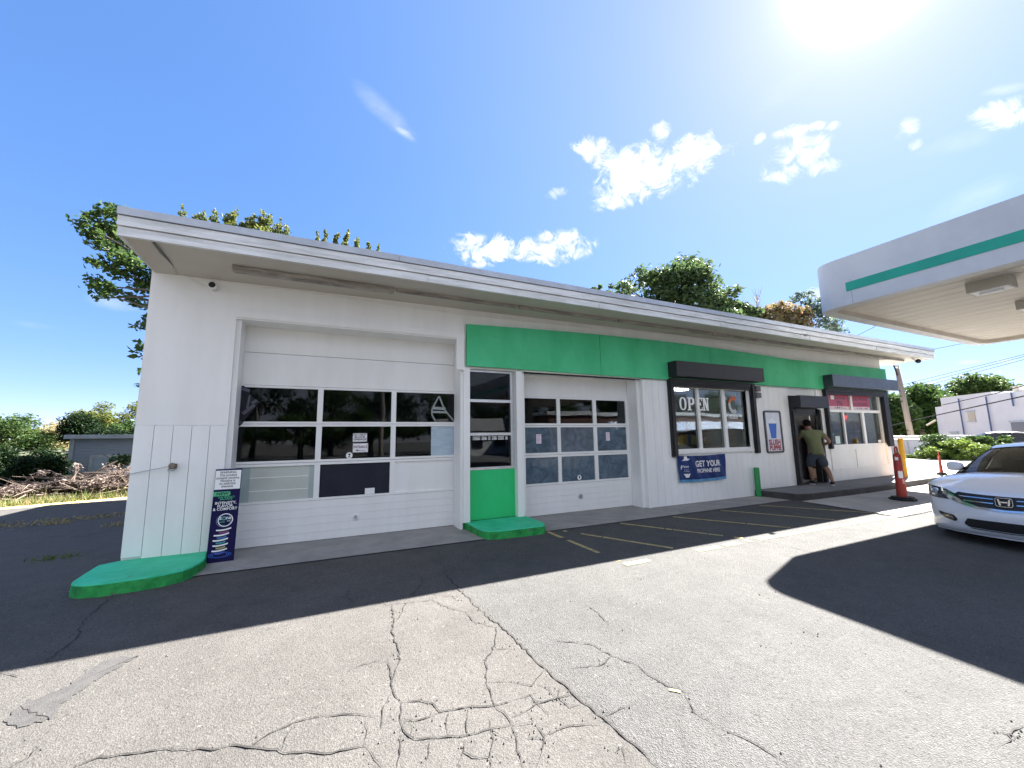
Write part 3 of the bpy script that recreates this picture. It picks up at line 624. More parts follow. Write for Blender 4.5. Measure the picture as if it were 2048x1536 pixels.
# small garage door
d = MB(); d.box(3.48, 6.20, .41, .45, 2.33, 2.75)
for i in range(5): d.box(3.48, 6.20, .408, .45, .02+.112*i, .02+.112*(i+1)-.0018)
zr2 = [(.62, 1.12), (1.21, 1.71), (1.79, 2.29)]; xc2 = [(3.53, 4.31), (4.39, 5.21), (5.30, 6.10)]
d.box(3.48, 6.20, .40, .45, 2.29, 2.325); d.box(3.48, 6.20, .40, .45, 1.752, 1.79); d.box(3.48, 6.20, .40, .45, 1.71, 1.747); d.box(3.48, 6.20, .40, .45, 1.167, 1.21); d.box(3.48, 6.20, .40, .45, 1.12, 1.162); d.box(3.48, 6.20, .40, .45, .584, .62)
for z0, z1 in zr2:
    for x0, x1 in ((3.48, 3.53), (4.31, 4.39), (5.21, 5.30), (6.10, 6.20)): d.box(x0, x1, .402, .45, z0, z1)
D2 = obj('garage_door', d, M['white'], B)
for r_, (z0, z1) in enumerate(zr2):
    for (x0, x1) in xc2:
        p = MB(); p.box(x0, x1, .425, .431, z0, z1); sub('pane', p, M['glass'] if r_ == 2 else M['dusty'], D2)
lk = MB(); lk.lathe([(0, .385), (.04, .385), (.045, .39), (.045, .41)], (4.82, 0, .31), 18, 'y'); sub('lock', lk, M['galv'], D2)
# narrow window bay between the doors
wd = MB()
for z0, z1 in ((2.70, 2.76), (2.155, 2.205), (1.56, 1.61), (.965, 1.01)): wd.box(2.335, 3.13, .10, .19, z0, z1)
wd.box(2.30, 2.335, .10, .19, .965, 2.76); wd.box(3.13, 3.20, .10, .19, .965, 2.76); wd.box(2.62, 2.68, .085, .10, 2.715, 2.75)
WB = obj('window', wd, M['alu'], B)
for z0, z1 in ((2.205, 2.70), (1.61, 2.155), (1.01, 1.56)):
    p = MB(); p.box(2.335, 3.13, .14, .146, z0, z1); sub('pane', p, M['glass'], WB)
p = MB(); p.box(2.30, 3.20, .11, .19, .12, .965); obj('green_panel', p, M['green'], B)
# shop window with roller shutter
def shop_window(x0, x1, z0, z1, mull, rails, glass='glass'):
    fr = MB(); fr.box(x0-.06, x1+.06, .02, .12, z1, z1+.06); fr.box(x0-.06, x1+.06, -.014, .12, z0-.05, z0); fr.box(x0-.08, x1+.08, -.02, .1, z0-.10, z0-.05); fr.box(x0-.06, x0, .02, .12, z0, z1); fr.box(x1, x1+.14, .02, .12, z0, z1)
    for m_ in mull: fr.box(m_[0], m_[1], .03, .12, m_[2], m_[3])
    for r_ in rails: fr.box(x0, x1, .028, .12, r_[0], r_[1])
    return obj('window', fr, M['white'], B)
W1 = shop_window(7.19, 9.70, 1.20, 2.60, [(7.94, 8.02, 1.2, 2.6), (8.82, 8.92, 1.2, 2.6)], [])
for x0, x1 in ((7.19, 7.94), (8.02, 8.82), (8.92, 9.70)):
    p = MB(); p.box(x0, x1, .075, .081, 1.20, 2.60); sub('pane', p, M['glass'], W1)
W2 = shop_window(13.33, 16.22, 1.17, 2.70, [(14.07, 14.14, 1.17, 2.12), (15.13, 15.26, 1.17, 2.12), (14.58, 14.68, 2.2, 2.7)], [(2.12, 2.20)])
for x0, x1, z0, z1 in ((13.33, 14.07, 1.17, 2.12), (14.14, 15.13, 1.17, 2.12), (15.26, 16.22, 1.17, 2.12), (13.33, 14.58, 2.2, 2.7), (14.68, 16.22, 2.2, 2.7)):
    p = MB(); p.box(x0, x1, .075, .081, z0, z1); sub('pane', p, M['glass'], W2)
def shutter(x0, x1, z0, z1, zr, rail, m2):
    s_ = MB(); s_.box(x0+.0, x1-.0, -.02, .0, z0-.02, z1+.02); s_.box(x0+.10, x1-.25, -.10, .0, z0-.12, z0-.02)
    for k in range(3): s_.box(x0+.10, x1-.27, -.085, -.02, z0-.13-.035*k, z0-.10-.035*k)
    r_ = obj('shutter', s_, M['black'], B)
    h = MB(); h.box(x0+.02, x1, -.30, -.02, z0, z1); sub('housing', h, m2, r_)
    for a_, b_ in rail:
        q = MB(); q.box(a_, b_, -.07, .0, zr, z0-.02); q.box(a_+.02, b_-.02, -.09, -.07, zr+.02, z0-.05); sub('guide_rail', q, M['black'], r_)
    return r_
shutter(6.97, 10.0, 2.81, 3.15, 1.04, ((6.98, 7.12), (9.80, 9.94)), M['blackgrey'])
shutter(13.05, 16.80, 2.83, 3.17, 1.06, ((13.05, 13.18), (16.3, 16.62)), mat('sun_faded_black', (.06, .07, .09), .4, .3, 3, col2=(.03, .035, .045)))
shutter(11.40, 12.66, 2.20, 2.52, .16, ((11.40, 11.52), (12.62, 12.74)), M['blackgrey'])
for z0, z1 in ((2.60, 2.73), (2.43, 2.56)):
    p = MB(); p.box(9.95, 10.13, -.10, .0, z0, z1); p.box(9.97, 10.11, -.106, -.10, z0+.02, z1-.02); obj('control_box', p, M['concdark'], B)
# shop door: dark frame, leaf ajar, pale blind inside
df = MB(); df.box(11.52, 11.58, .02, .14, .15, 2.18); df.box(12.58, 12.63, .02, .14, .15, 2.18); df.box(11.52, 12.63, .02, .14, 2.08, 2.18); df.box(11.52, 12.63, .0, .2, .15, .17)
obj('door_frame', df, M['black'], B)
lf = MB(); hx, hy = 11.60, .10; an = rad(68)
def leafbox(u0, u1, z0, z1, th=.02, mb=None):
    e = Vector((math.cos(an), math.sin(an))); n_ = Vector((-e.y, e.x)); h_ = Vector((hx, hy))
    mb.prism([tuple(h_+e*u+n_*v) for u, v in ((u0, -th), (u1, -th), (u1, th), (u0, th))], z0, z1)
leafbox(0, .08, .18, 2.06, .02, lf); leafbox(.86, .94, .18, 2.06, .02, lf); leafbox(.08, .86, .18, .42, .02, lf); leafbox(.08, .86, 1.96, 2.06, .02, lf); leafbox(.08, .86, 1.05, 1.11, .02, lf)
DR = fixn(obj('door', lf, M['black'], B))
M['film'] = glass_mat('filmed_door_glass', (.4, .38, .4), dust=.75, dustcol=(.035, .03, .032)); q = MB(); leafbox(.08, .86, .42, 1.05, .004, q); leafbox(.08, .86, 1.11, 1.96, .004, q); fixn(sub('pane', q, M['film'], DR))
q = MB(); leafbox(.89, .92, .95, 1.25, .06, q); fixn(sub('handle', q, M['alu'], DR))
M['stick'] = mat('faded_stickers', (.22, .18, .18), .6, .5, 9)
for u0, u1, z0, z1 in ((.2, .5, 1.5, 1.75), (.5, .75, 1.3, 1.55), (.15, .4, .75, 1.0), (.45, .8, .55, .9)): q = MB(); leafbox(u0, u1, z0, z1, .006, q); fixn(sub('door_sticker', q, M['stick'], DR))
q = MB(); q.box(12.55, 13.6, .70, .72, .16, 2.9); obj('door_blind', q, mat('grey_blind', (.34, .35, .37), .7, .08, 3, stretch=(9, 1, 1)), B)
# ------------------------------------------------------------------ canopy over the pumps
CX0, CX1, CYB, CYF, CZ0, CZ1 = 9.3, 17.6, -1.92, -22.0, 4.02, 5.0
CA = thing('canopy', 'pale grey pump canopy with rounded corners and a green stripe', 'canopy', (13, -10, 4))
def rrect(x0, x1, y0, y1, r, n=7):
    pts = []
    for cx, cy, a0 in ((x1-r, y1-r, 0), (x0+r, y1-r, 90), (x0+r, y0+r, 180), (x1-r, y0+r, 270)):
        for k in range(n+1):
            a = rad(a0+90*k/n); pts.append((cx+r*math.cos(a), cy+r*math.sin(a)))
    return pts
M['canopy'] = mat('grey_canopy_panels', (.64, .64, .62), .55, .07, .9, .03, 20, col2=(.54, .54, .54))
M['canopyunder'] = mat('canopy_deck', (.70, .65, .57), .6, .1, 1.2, .1, 20, col2=(.60, .545, .47), stretch=(3, .6, 1))
M['stripe'] = mat('green_stripe', (.015, .34, .22), .45, .1, 1.5)
outer = rrect(CX0, CX1, CYF, CYB, .42); inner = rrect(CX0+.22, CX1-.22, CYF+.22, CYB-.22, .30)
c = MB(); n = len(outer)
rows = [[(*p, CZ0) for p in inner], [(*p, CZ0) for p in outer], [(*p, CZ1) for p in outer], [(*p, CZ1) for p in inner], [(*p, CZ1-.1) for p in inner]]
c.grid(rows, 0, True)
fixn(obj('canopy_fascia', c, M['canopy'], CA))
c = MB(); c.grid([[(*p, CZ0-.001) for p in inner], [(*p, CZ0+.10) for p in inner]], 0, True)
c.add([(*p, CZ0+.10) for p in inner], [tuple(range(n))]); c.add([(*p, CZ1-.1) for p in inner], [tuple(range(n))])
xx = CX0+.3
while xx < CX1-.3: c.box(xx, xx+.004, CYF+.3, CYB-.3, CZ0+.096, CZ0+.1); xx += .405
obj('canopy_deck', c, M['canopyunder'], CA)
s_ = MB(); zs0, zs1 = CZ0+.27, CZ0+.45
s_.box(CX0-.008, CX0+.01, CYF+.6, CYB-.62, zs0, zs1); obj('stripe', s_, M['stripe'], CA)
for yy in (-2.62, -5.62, -8.6, -11.6): s_ = MB(); s_.box(CX0-.002, CX0+.01, yy-.002, yy+.002, CZ0, CZ1 if yy < -3 else CZ0+.5); obj('panel_seam', s_, M['concdark'], CA)
l0 = onZ(1983, 578, CZ0-.05); l1 = onZ(2078, 612, CZ0-.05)
for (lx, ly) in ((l0.x, l0.y), (l1.x, l1.y), (l0.x, -9.0), (l1.x, -9.0)):
    l_ = MB(); l_.box(lx-.20, lx+.20, ly-.25, ly+.25, CZ0-.08, CZ0+.10); lb = obj('light_fixture', l_, M['soffit'], CA)
    l_ = MB(); l_.box(lx-.17, lx+.17, ly-.22, ly+.22, CZ0-.085, CZ0-.078); l_.box(lx-.07, lx+.05, ly-.13, ly+.13, CZ0-.12, CZ0-.085); sub('lamp_lens', l_, M['letwhite'], lb)
for cy in (-6.2, -17.5):
    c_ = MB(); c_.box(12.9, 13.25, cy-.17, cy+.17, gz(cy)-.1, CZ0+.1); obj('column', c_, M['canopy'], CA)

# ------------------------------------------------------------------ kerbs, step, posts
def slab(name, top, z1, label, cat, ragged=0):
    """poured slab with a worn paint side; top outline is a list of (x, y)"""
    rng = random.Random(len(top)); cx = sum(p[0] for p in top)/len(top); cy = sum(p[1] for p in top)/len(top)
    t = thing(name, label, cat, (cx, cy, 0)); a_ = MB(); ins = [(cx+(p[0]-cx)*.985, cy+(p[1]-cy)*.985) for p in top]
    a_.add([(*p, z1) for p in ins], [tuple(range(len(ins)))]); a_.grid([[(*p, z1) for p in ins], [(*p, z1-.014) for p in top]], 0, True)
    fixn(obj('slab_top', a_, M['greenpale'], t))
    dens = []
    for i in range(len(top)):
        p, q = Vector(top[i]), Vector(top[(i+1) % len(top)]); k = max(1, int((q-p).length/.04))
        dens += [p.lerp(q, j/k) for j in range(k)]
    r0_ = [(p.x, p.y, z1-.014) for p in dens]; r1_ = [(cx+(p.x-cx)*1.004, cy+(p.y-cy)*1.01, z1*.55+rng.uniform(-.006, .006)) for p in dens]
    r2_ = [(cx+(p.x-cx)*(1.01+rng.uniform(-ragged, ragged)), cy+(p.y-cy)*(1.03+rng.uniform(-ragged, ragged)*2), gz(p.y)-.01) for p in dens]
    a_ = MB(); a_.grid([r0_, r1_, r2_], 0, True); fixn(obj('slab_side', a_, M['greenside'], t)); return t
def z8(pts, z): return [tuple(onZ(100+x*.20508, 1080+y*.20498, z).xy) for x, y in pts]
slab('painted_kerb', z8([(205, 430), (212, 408), (330, 330), (470, 245), (690, 200), (1100, 150), (1535, 100), (1520, 165), (1495, 198), (1450, 226), (1390, 257), (1300, 292), (1130, 330), (950, 362), (700, 397), (500, 425), (330, 440), (250, 438)], .12), .12, 'pale green painted concrete kerb slab at the left foot of the building', 'kerb', .012)
def z5b(pts, z): return [tuple(onZ(900+x/5.12, 1000+y/5.12, z).xy) for x, y in pts]
slab('painted_step', [(2.19, .06), (3.36, .06)] + z5b([(900, 205), (965, 233), (972, 250), (955, 262), (800, 282), (500, 314), (385, 318), (335, 310), (300, 298), (220, 258), (150, 225)], .125), .125, 'bright green painted concrete step under the narrow window', 'step', .006)
def post(name, x, y, z0, z1, r, m, label, cat='bollard'):
    a_ = MB(); a_.lathe([(0, z0), (r, z0), (r, z1-.02), (r*.8, z1), (0, z1)], (x, y, 0), 16); o = obj(name, a_, m, smooth=True); smooth_angle(o, 40); return tag(o, label, cat)
pg = onZ(1527, 993, .012); post('green_bollard', 9.66, -.10, 0, .70, .062, mat('green_post_paint', (.012, .25, .06), .45, .15, 4), 'short green pipe bollard at the corner of the shop walk')
py = onY(1806, 920, -.5); pt = onY(1806, 877, -.5); post('yellow_bollard', py.x, -.5, .14, pt.z, .066, M['yellowpost'], 'yellow pipe bollard behind the red delineator at the building end')
def delineator(x, y, z, h, label, red=True):
    t = thing('delineator', label, 'delineator', (x, y, z)); a_ = MB()
    a_.prism([(.24*math.cos(rad(22.5+45*k)), .24*math.sin(rad(22.5+45*k))) for k in range(8)], 0, .05); a_.prism([(.20*math.cos(rad(22.5+45*k)), .20*math.sin(rad(22.5+45*k))) for k in range(8)], .05, .085); obj('base', a_, M['rubber'], t, local=True)
    a_ = MB(); a_.lathe([(.098, .085), (.096, .15), (.088, .45), (.078, .80), (.070, 1.0), (.070, h*.845), (.05, h*.865), (.04, h*.88), (0, h*.88)] if h > 1 else [(.09, .085), (.06, h*.8), (.05, h*.82), (0, h*.84)], (0, 0, 0), 20); bo = obj('post', a_, M['redplastic'], t, local=True, smooth=True)
    a_ = MB(); w_ = .055
    a_.tube([(-w_*.6, 0, h*.865), (-w_, 0, h*.90), (-w_, 0, h*.97), (-w_*.5, 0, h), (w_*.5, 0, h), (w_, 0, h*.97), (w_, 0, h*.90), (w_*.6, 0, h*.865)], .018, 8); ho = obj('handle', a_, M['redplastic'], t, local=True, smooth=True)
    return t, bo
dl = gnd(1806, 1001)
T1, bo = delineator(dl.x, dl.y, gz(dl.y)+.004, 1.20, 'battered red channelizer post with torn white bands on a black rubber base')
# torn reflective bands: patches wrapped round the post
def wrap(a0, a1, zlo, zhi, m, seed=0, n=12):
    rg = random.Random(seed); rows = []
    def rr(z): return np.interp(z, [.085, .15, .45, .80, 1.0, 1.2], [.098, .096, .088, .078, .070, .070])+.003
    for k in range(2):
        rows.append([(rr(zz)*math.cos(a), rr(zz)*math.sin(a), zz) for i in range(n+1) for a in [rad(a0+(a1-a0)*i/n)] for zz in [(zlo if k == 0 else zhi)+rg.uniform(-.012, .012)]])
    a_ = MB(); a_.grid(rows); sub('reflective_band', a_, m, bo)
wrap(190, 245, .50, .66, M['letwhite'], 1); wrap(170, 215, .90, .97, M['letwhite'], 2); wrap(225, 255, .38, .48, mat('pink_scuffs', (.6, .3, .27), .6, .2, 20), 3); wrap(200, 240, .80, .86, M['pinkposter'], 5)
p2_ = gnd(1894, 960)
T2, bo2 = delineator(p2_.x, p2_.y+.1, .15, .80, 'slim red and white delineator post on the walk beyond the white car')
a_ = MB(); a_.lathe([(.079, .25), (.070, .42)], (0, 0, 0), 14); sub('reflective_band', a_, M['letwhite'], bo2); a_ = MB(); a_.lathe([(.068, .46), (.061, .62)], (0, 0, 0), 14); sub('reflective_band', a_, M['letwhite'], bo2)

T2.scale = (.5, .5, .92)
# ------------------------------------------------------------------ lettering, signs and notices
# leaning nicotine sign
SG = thing('leaning_sign', 'tall dark blue tobacco sign leaning beside the big garage door', 'sign', (-1.105, -.21, .013), rot=(rad(-9.0), 0, rad(2)))
SW, SH = .29, 1.16
a_ = MB(); a_.box(-SW/2, SW/2, 0, .012, 0, SH); obj('board', a_, M['inkblue'], SG, local=True)
FR = ((1, 0, 0), (0, 0, 1))
a_ = MB(); a_.box(-SW/2+.004, SW/2-.006, -.002, 0, .895, SH-.02); obj('warning_label', a_, M['letwhite'], SG, local=True)
text('WARNING:\nThis product\ncontains nicotine.\nNicotine is\nan addictive\nchemical.', (-.002, -.0035, 1.100), .044, M['ink'], SG, bold=.008, frame=FR, local=True, depth=.001, xs=.84)
a_ = MB(); a_.prism([(-SW/2, .81), (.02, .81), (.035, .815), (.042, .835), (.038, .858), (.025, .866), (-SW/2, .866)], -.002, 0, 'y'); fixn(obj('new_tab', a_, M['letgreen'], SG, local=True))
text('NEW', (-.045, -.0035, .822), .050, M['ink'], SG, bold=.03, frame=FR, local=True, depth=.001, xs=1.15)
text('THE PERFECT\nBALANCE', (.0, -.002, .783), .028, M['letgreen'], SG, bold=.02, frame=FR, local=True, depth=.001, xs=1.1)
text('INTENSITY,\nFLAVOR,\n& COMFORT', (.0, -.002, .706), .047, M['letwhite'], SG, bold=.016, frame=FR, local=True, depth=.001, xs=.98)
def ringmb(cx, cz, r0_, r1_, y0=-.003, sq=1.0, n=30, tilt=0):
    a_ = MB(); rows = []
    for r_ in (r0_, r1_):
        rows.append([(cx+r_*math.cos(2*math.pi*k/n), y0, cz+r_*sq*math.sin(2*math.pi*k/n)+tilt*r_*math.cos(2*math.pi*k/n)) for k in range(n)])
    a_.grid(rows, 0, True); return a_
obj('can_ring', ringmb(.015, .505, .072, .082), M['letwhite'], SG, local=True); obj('can_shadow', ringmb(-.003, .50, .075, .081, -.0015), mat('steel_blue_print', (.12, .2, .32), .4, .1, 3), SG, local=True)
text('z', (-.040, -.003, .512), .062, M['letwhite'], SG, bold=.012, frame=FR, local=True, depth=.001); text('ne', (.048, -.003, .512), .062, M['letwhite'], SG, bold=.012, frame=FR, local=True, depth=.001)
obj('can_dot', ringmb(-.002, .527, .009, .027), mat('teal_print', (.05, .22, .27), .4, .1, 3), SG, local=True)
text('6mg', (.05, -.003, .485), .022, M['letwhite'], SG, frame=FR, local=True, depth=.001)
a_ = MB(); a_.box(-.05, .01, -.003, -.0005, .478, .486); obj('can_bar', a_, M['letgreen'], SG, local=True)
cols = [(.20, .03, .16), (.03, .12, .35), (.02, .22, .25), (.33, .28, .12), (.03, .08, .35)]
for k in range(5):
    zc = .385-.062*k; ox = .006 if k == 0 else -.012 if k == 1 else -.018+.004*(k % 2)
    rim = MB(); nn = 14
    rim.grid([[(ox-.08+.16*i/nn, -.0025, zc-.010*math.sin(math.pi*i/nn)+.016*(i/nn-.5)) for i in range(nn+1)], [(ox-.08+.16*i/nn, -.0025, zc+.017-.010*math.sin(math.pi*i/nn)+.016*(i/nn-.5)) for i in range(nn+1)]]); obj('can_rim', rim, M['letwhite'], SG, local=True)
    rim = MB(); rim.grid([[(ox-.045+.10*i/nn, -.0025, zc-.036-.010*math.sin(math.pi*i/nn)+.010*(i/nn-.5)) for i in range(nn+1)], [(ox-.045+.10*i/nn, -.0025, zc-.014-.010*math.sin(math.pi*i/nn)+.010*(i/nn-.5)) for i in range(nn+1)]]); obj('can_label', rim, mat('can_colour', cols[k], .4, .1, 4), SG, local=True)
for r_ in (.075, .095, .115): obj('ripple', ringmb(-.01, .085, r_, r_+.007, -.0025, .30), M['letblue'], SG, local=True)
# notices on the big door
def card(name, x0, x1, z0, z1, y, m, label, cat, lines=(), th=.002):
    t = thing(name, label, cat, ((x0+x1)/2, y, z0)); a_ = MB(); a_.box(x0, x1, y-th, y, z0, z1); obj('card', a_, m, t)
    for (s_, cx, cz, size, mm, b, xs) in lines: text(s_, (cx, y-th-.0012, cz), size, mm, t, bold=b, xs=xs, depth=.001)
    return t
card('door_notice', .45, .665, 1.49, 1.625, .4235, M['paper'], 'white DO NOT BLOCK GARAGE notice on the big door glass', 'notice', [('DO NOT\nBLOCK\nGARAGE', .557, 1.588, .047, M['ink'], .02, 1.08)])
t = card('door_notice', .455, .685, 1.315, 1.465, .4235, M['paper'], 'white ENTRANCE arrow notice below the do not block notice', 'notice', [('ENTRANCE', .57, 1.385, .058, M['inkpurple'], .012, .72)])
a_ = MB(); a_.box(.52, .65, .4205, .4215, 1.346, 1.353); a_.prism([(.49, 1.35), (.535, 1.364), (.535, 1.336)], .4205, .4215, 'y'); a_.box(.46, .68, .4208, .4215, 1.317, 1.322); a_.box(.46, .68, .4208, .4215, 1.458, 1.463); obj('arrow', a_, M['inkpurple'], t)
def disc(name, x, z, r, y, m, label, cat, n=8):
    a_ = MB(); a_.prism([(x+r*math.cos(rad(22.5+360*k/n)), z+r*math.sin(rad(22.5+360*k/n))) for k in range(n)], y-.002, y, 'y'); return tag(fixn(obj(name, a_, m)), label, cat)
sk = disc('round_sticker', .405, 1.272, .052, .4235, M['letwhite'], 'round white security sticker low on the big door glass', 'sticker')
a_ = MB(); a_.box(.385, .425, .4205, .4212, 1.285, 1.30); a_.box(.40, .42, .4205, .4212, 1.268, 1.285); a_.box(.388, .422, .4205, .4212, 1.242, 1.256); obj('print', a_, M['ink'], sk, local=True)
card('paper_slip', .66, .81, .648, .74, .4205, M['paper'], 'small blank white paper slip at the bottom of the dark door pane', 'paper')
for x0, x1, z0, z1, lab in ((3.83, 3.945, 1.39, 1.575, 'pink printed notice taped on the left dusty pane of the small garage door'), (5.545, 5.645, 1.42, 1.60, 'pink printed notice taped on the right dusty pane of the small garage door')):
    t = card('pane_notice', x0, x1, z0, z1, .4235, mat('pink_paper', (.78, .66, .74), .7, .03, 3), lab, 'notice')
    a_ = MB()
    for k in range(6): a_.box(x0+.015, x1-.015-.012*(k % 3), .4205, .4213, z1-.03-.025*k, z1-.024-.025*k)
    obj('print', a_, mat('grey_print', (.35, .28, .34), .7, .1, 3) if x0 < 4 else bpy.data.materials['grey_print'], t)
sk = disc('round_sticker', 4.82, .685, .05, .4235, M['letwhite'], 'round white sticker on the lowest pane of the small garage door', 'sticker', 14)
a_ = MB(); a_.box(4.805, 4.835, .4205, .4212, .665, .715); obj('print', a_, M['inkblue'], sk, local=True)
# address letters: black characters on white squares
t = thing('address_letters', 'row of small white address letter tiles on the narrow window', 'lettering', (2.73, .13, 1.5)); s_ = 'BOSTON POST RD WEST HAVEN CT'; dx = .68/len(s_)
a_ = MB()
for k, ch in enumerate(s_):
    if ch != ' ': a_.box(2.40+dx*k+.001, 2.40+dx*(k+1)-.001, .1372, .1395, 1.485, 1.545)
obj('letter_tile', a_, M['letwhite'], t)
for k, ch in enumerate(s_):
    if ch != ' ': text(ch, (2.40+dx*(k+.5), .1362, 1.493), .058, M['ink'], t, bold=.015, xs=.55, depth=.001)
# OPEN window letters, slab serif, on the shop glass
t = thing('open_lettering', 'white slab serif OPEN lettering on the shop window', 'lettering', (7.9, .07, 2.08))
def strokes(bars, x0, z0, w_, h_, y, m, parent, name):
    a_ = MB()
    for k, b in enumerate(bars): a_.prism([(x0+px*w_, z0+pz*h_) for px, pz in b], y-.003-.0004*k, y-.0003*k, 'y')
    return fixn(obj(name, a_, m, parent))
def rect(a, b, c, d): return [(a, c), (b, c), (b, d), (a, d)]
SL = {'P': [rect(.15, .42, .0, 1), rect(0, .57, 0, .09), rect(0, .3, .91, 1), rect(.42, .8, .88, 1), rect(.42, .8, .42, .54), rect(.72, 1, .5, .92), ],
      'E': [rect(.12, .42, 0, 1), rect(0, .95, .0, .11), rect(0, .95, .89, 1), rect(.42, .7, .45, .56), rect(.82, .95, .0, .27), rect(.82, .95, .73, 1), rect(.62, .72, .37, .64)],
      'N': [rect(.1, .30, 0, 1), rect(0, .42, 0, .09), rect(0, .3, .91, 1), rect(.72, .90, 0, 1), rect(.6, 1, .91, 1), [(.1, 1), (.42, 1), (.90, 0), (.60, 0)]]}
def letO(x0, z0, w_, h_, y, m, parent):
    a_ = MB(); rows = []
    for rx_, rz_ in ((.24, .40), (.5, .5)):
        rows.append([(x0+w_*(.5+rx_*math.copysign(abs(math.cos(2*math.pi*k/24))**.8, math.cos(2*math.pi*k/24))), y, z0+h_*(.5+rz_*math.copysign(abs(math.sin(2*math.pi*k/24))**.8, math.sin(2*math.pi*k/24)))) for k in range(24)])
    a_.grid(rows, 0, True); obj('lettering', a_, m, parent)
M['holo'] = mat('bright_white_vinyl', (.88, .88, .86), .35, .06, 14)
letO(7.41, 2.085, .22, .305, .0705, M['holo'], t); strokes(SL['P'], 7.665, 2.085, .23, .305, .0735, M['holo'], t, 'lettering'); strokes(SL['E'], 7.94+.035, 2.085, .19, .305, .0735, M['holo'], t, 'lettering'); strokes(SL['N'], 8.17, 2.085, .21, .305, .0735, M['holo'], t, 'lettering')
# drink decal on the right pane of the shop window
t = thing('window_decal', 'orange and grey letter C drink decal on the right pane of the shop window', 'decal', (9.25, .07, 1.95))
def arc(cx, cz, r0_, r1_, a0, a1, m, n=14, sq=1.25):
    a_ = MB(); a_.grid([[(cx+r_*math.cos(rad(a0+(a1-a0)*k/n)), .0725, cz+r_*sq*math.sin(rad(a0+(a1-a0)*k/n))) for k in range(n+1)] for r_ in (r0_, r1_)]); obj('print', a_, m, t)
M['orange'] = mat('orange_vinyl', (.62, .13, .02), .4, .1, 5); M['greyvinyl'] = mat('grey_vinyl', (.52, .52, .52), .4, .06, 5)
arc(9.26, 2.245, .10, .175, 40, 165, M['orange']); arc(9.26, 2.245, .10, .175, 165, 310, M['greyvinyl'])
text('CELSIUS', (9.22, .071, 1.90), .105, M['holo'], t, bold=.02, xs=.92, depth=.001)
text('%', (9.36, .0725, 2.45), .09, M['greyvinyl'], t, depth=.001, shear=.3); text('8', (9.02, .0725, 2.36), .12, M['greyvinyl'], t, depth=.001, shear=-.3)
# slush poster: the words stay, the cartoon is left out
t = thing('framed_poster', 'tall white slush drink poster in a black rounded frame left of the door', 'poster', (10.62, -.02, 1.0))
px0, px1, pz0, pz1 = 10.27, 10.97, 1.02, 2.115
a_ = MB(); op = rrect(px0, px1, pz0, pz1, .07, 4); ip = rrect(px0+.05, px1-.05, pz0+.05, pz1-.05, .03, 4)
a_.grid([[(p[0], 0, p[1]) for p in op], [(p[0], -.03, p[1]) for p in op], [(p[0], -.03, p[1]) for p in ip], [(p[0], -.012, p[1]) for p in ip]], 0, True); fixn(obj('frame', a_, mat('black_frame_plastic', (.035, .032, .045), .3, .2, 4), t))
a_ = MB(); a_.add([(p[0], -.014, p[1]) for p in ip], [tuple(range(len(ip)))]); fixn(obj('sheet', a_, mat('pale_blue_white_print', (.68, .71, .78), .4, .06, 4), t))
a_ = MB()                                           # paper cup of blue slush in place of the cartoon
a_.prism([(10.50, 1.40), (10.70, 1.40), (10.76, 1.78), (10.44, 1.78)], -.019, -.017, 'y'); fixn(obj('print', a_, M['letblue'], t))
a_ = MB(); a_.prism([(10.45, 1.78), (10.75, 1.78), (10.72, 1.85), (10.66, 1.90), (10.6, 1.92), (10.52, 1.89), (10.47, 1.84)], -.0195, -.0175, 'y'); a_.prism([(10.60, 1.88), (10.63, 1.88), (10.70, 2.03), (10.67, 2.03)], -.0205, -.0198, 'y'); fixn(obj('print', a_, mat('ice_white_print', (.8, .84, .9), .5, .04, 3), t))
text('SLUSH', (10.62, -.0165, 1.235), .185, M['letred'], t, bold=.045, xs=.92, depth=.001); text('PUPPiE', (10.63, -.0165, 1.095), .17, M['letred'], t, bold=.045, xs=.95, depth=.001)
# propane banner under the shop window
t = thing('propane_banner', 'blue GET YOUR PROPANE HERE banner hung under the shop window', 'banner', (7.85, -.05, .48))
bx0, bx1, bz0, bz1 = 7.10, 8.66, .485, 1.065
def by(x, z): return -.035 - .010*math.sin(x*9+z*4) - .006*math.sin(x*23+z*11) - .02*max(0, (7.3-x)/.25)*(.5+.5*math.sin(z*14))
nx_, nz_ = 60, 20; a_ = MB(); rows = [[(bx0+(bx1-bx0)*i/nx_ + .02*(1-j/nz_)*(1-i/nx_), by(bx0+(bx1-bx0)*i/nx_, bz0+(bz1-bz0)*j/nz_), bz0+(bz1-bz0)*j/nz_+.02*math.sin(i/nx_*math.pi)*(-1)) for i in range(nx_+1)] for j in range(nz_+1)]
a_.grid(rows[2:]); obj('cloth', a_, M['bannerblue'], t, smooth=True)
a_ = MB(); a_.grid(rows[:3]); obj('hem', a_, M['bannerlight'], t, smooth=True)
def on_banner(o):
    for v in o.data.vertices: v.co.y = by(v.co.x, v.co.z)-.006+(v.co.y+.05)
on_banner(text('GET YOUR', (8.06, -.05, .80), .185, M['letwhite'], t, bold=.022, xs=.90, depth=.001)); on_banner(text('PROPANE HERE', (8.06, -.05, .665), .125, M['letwhite'], t, bold=.018, xs=.86, depth=.001))
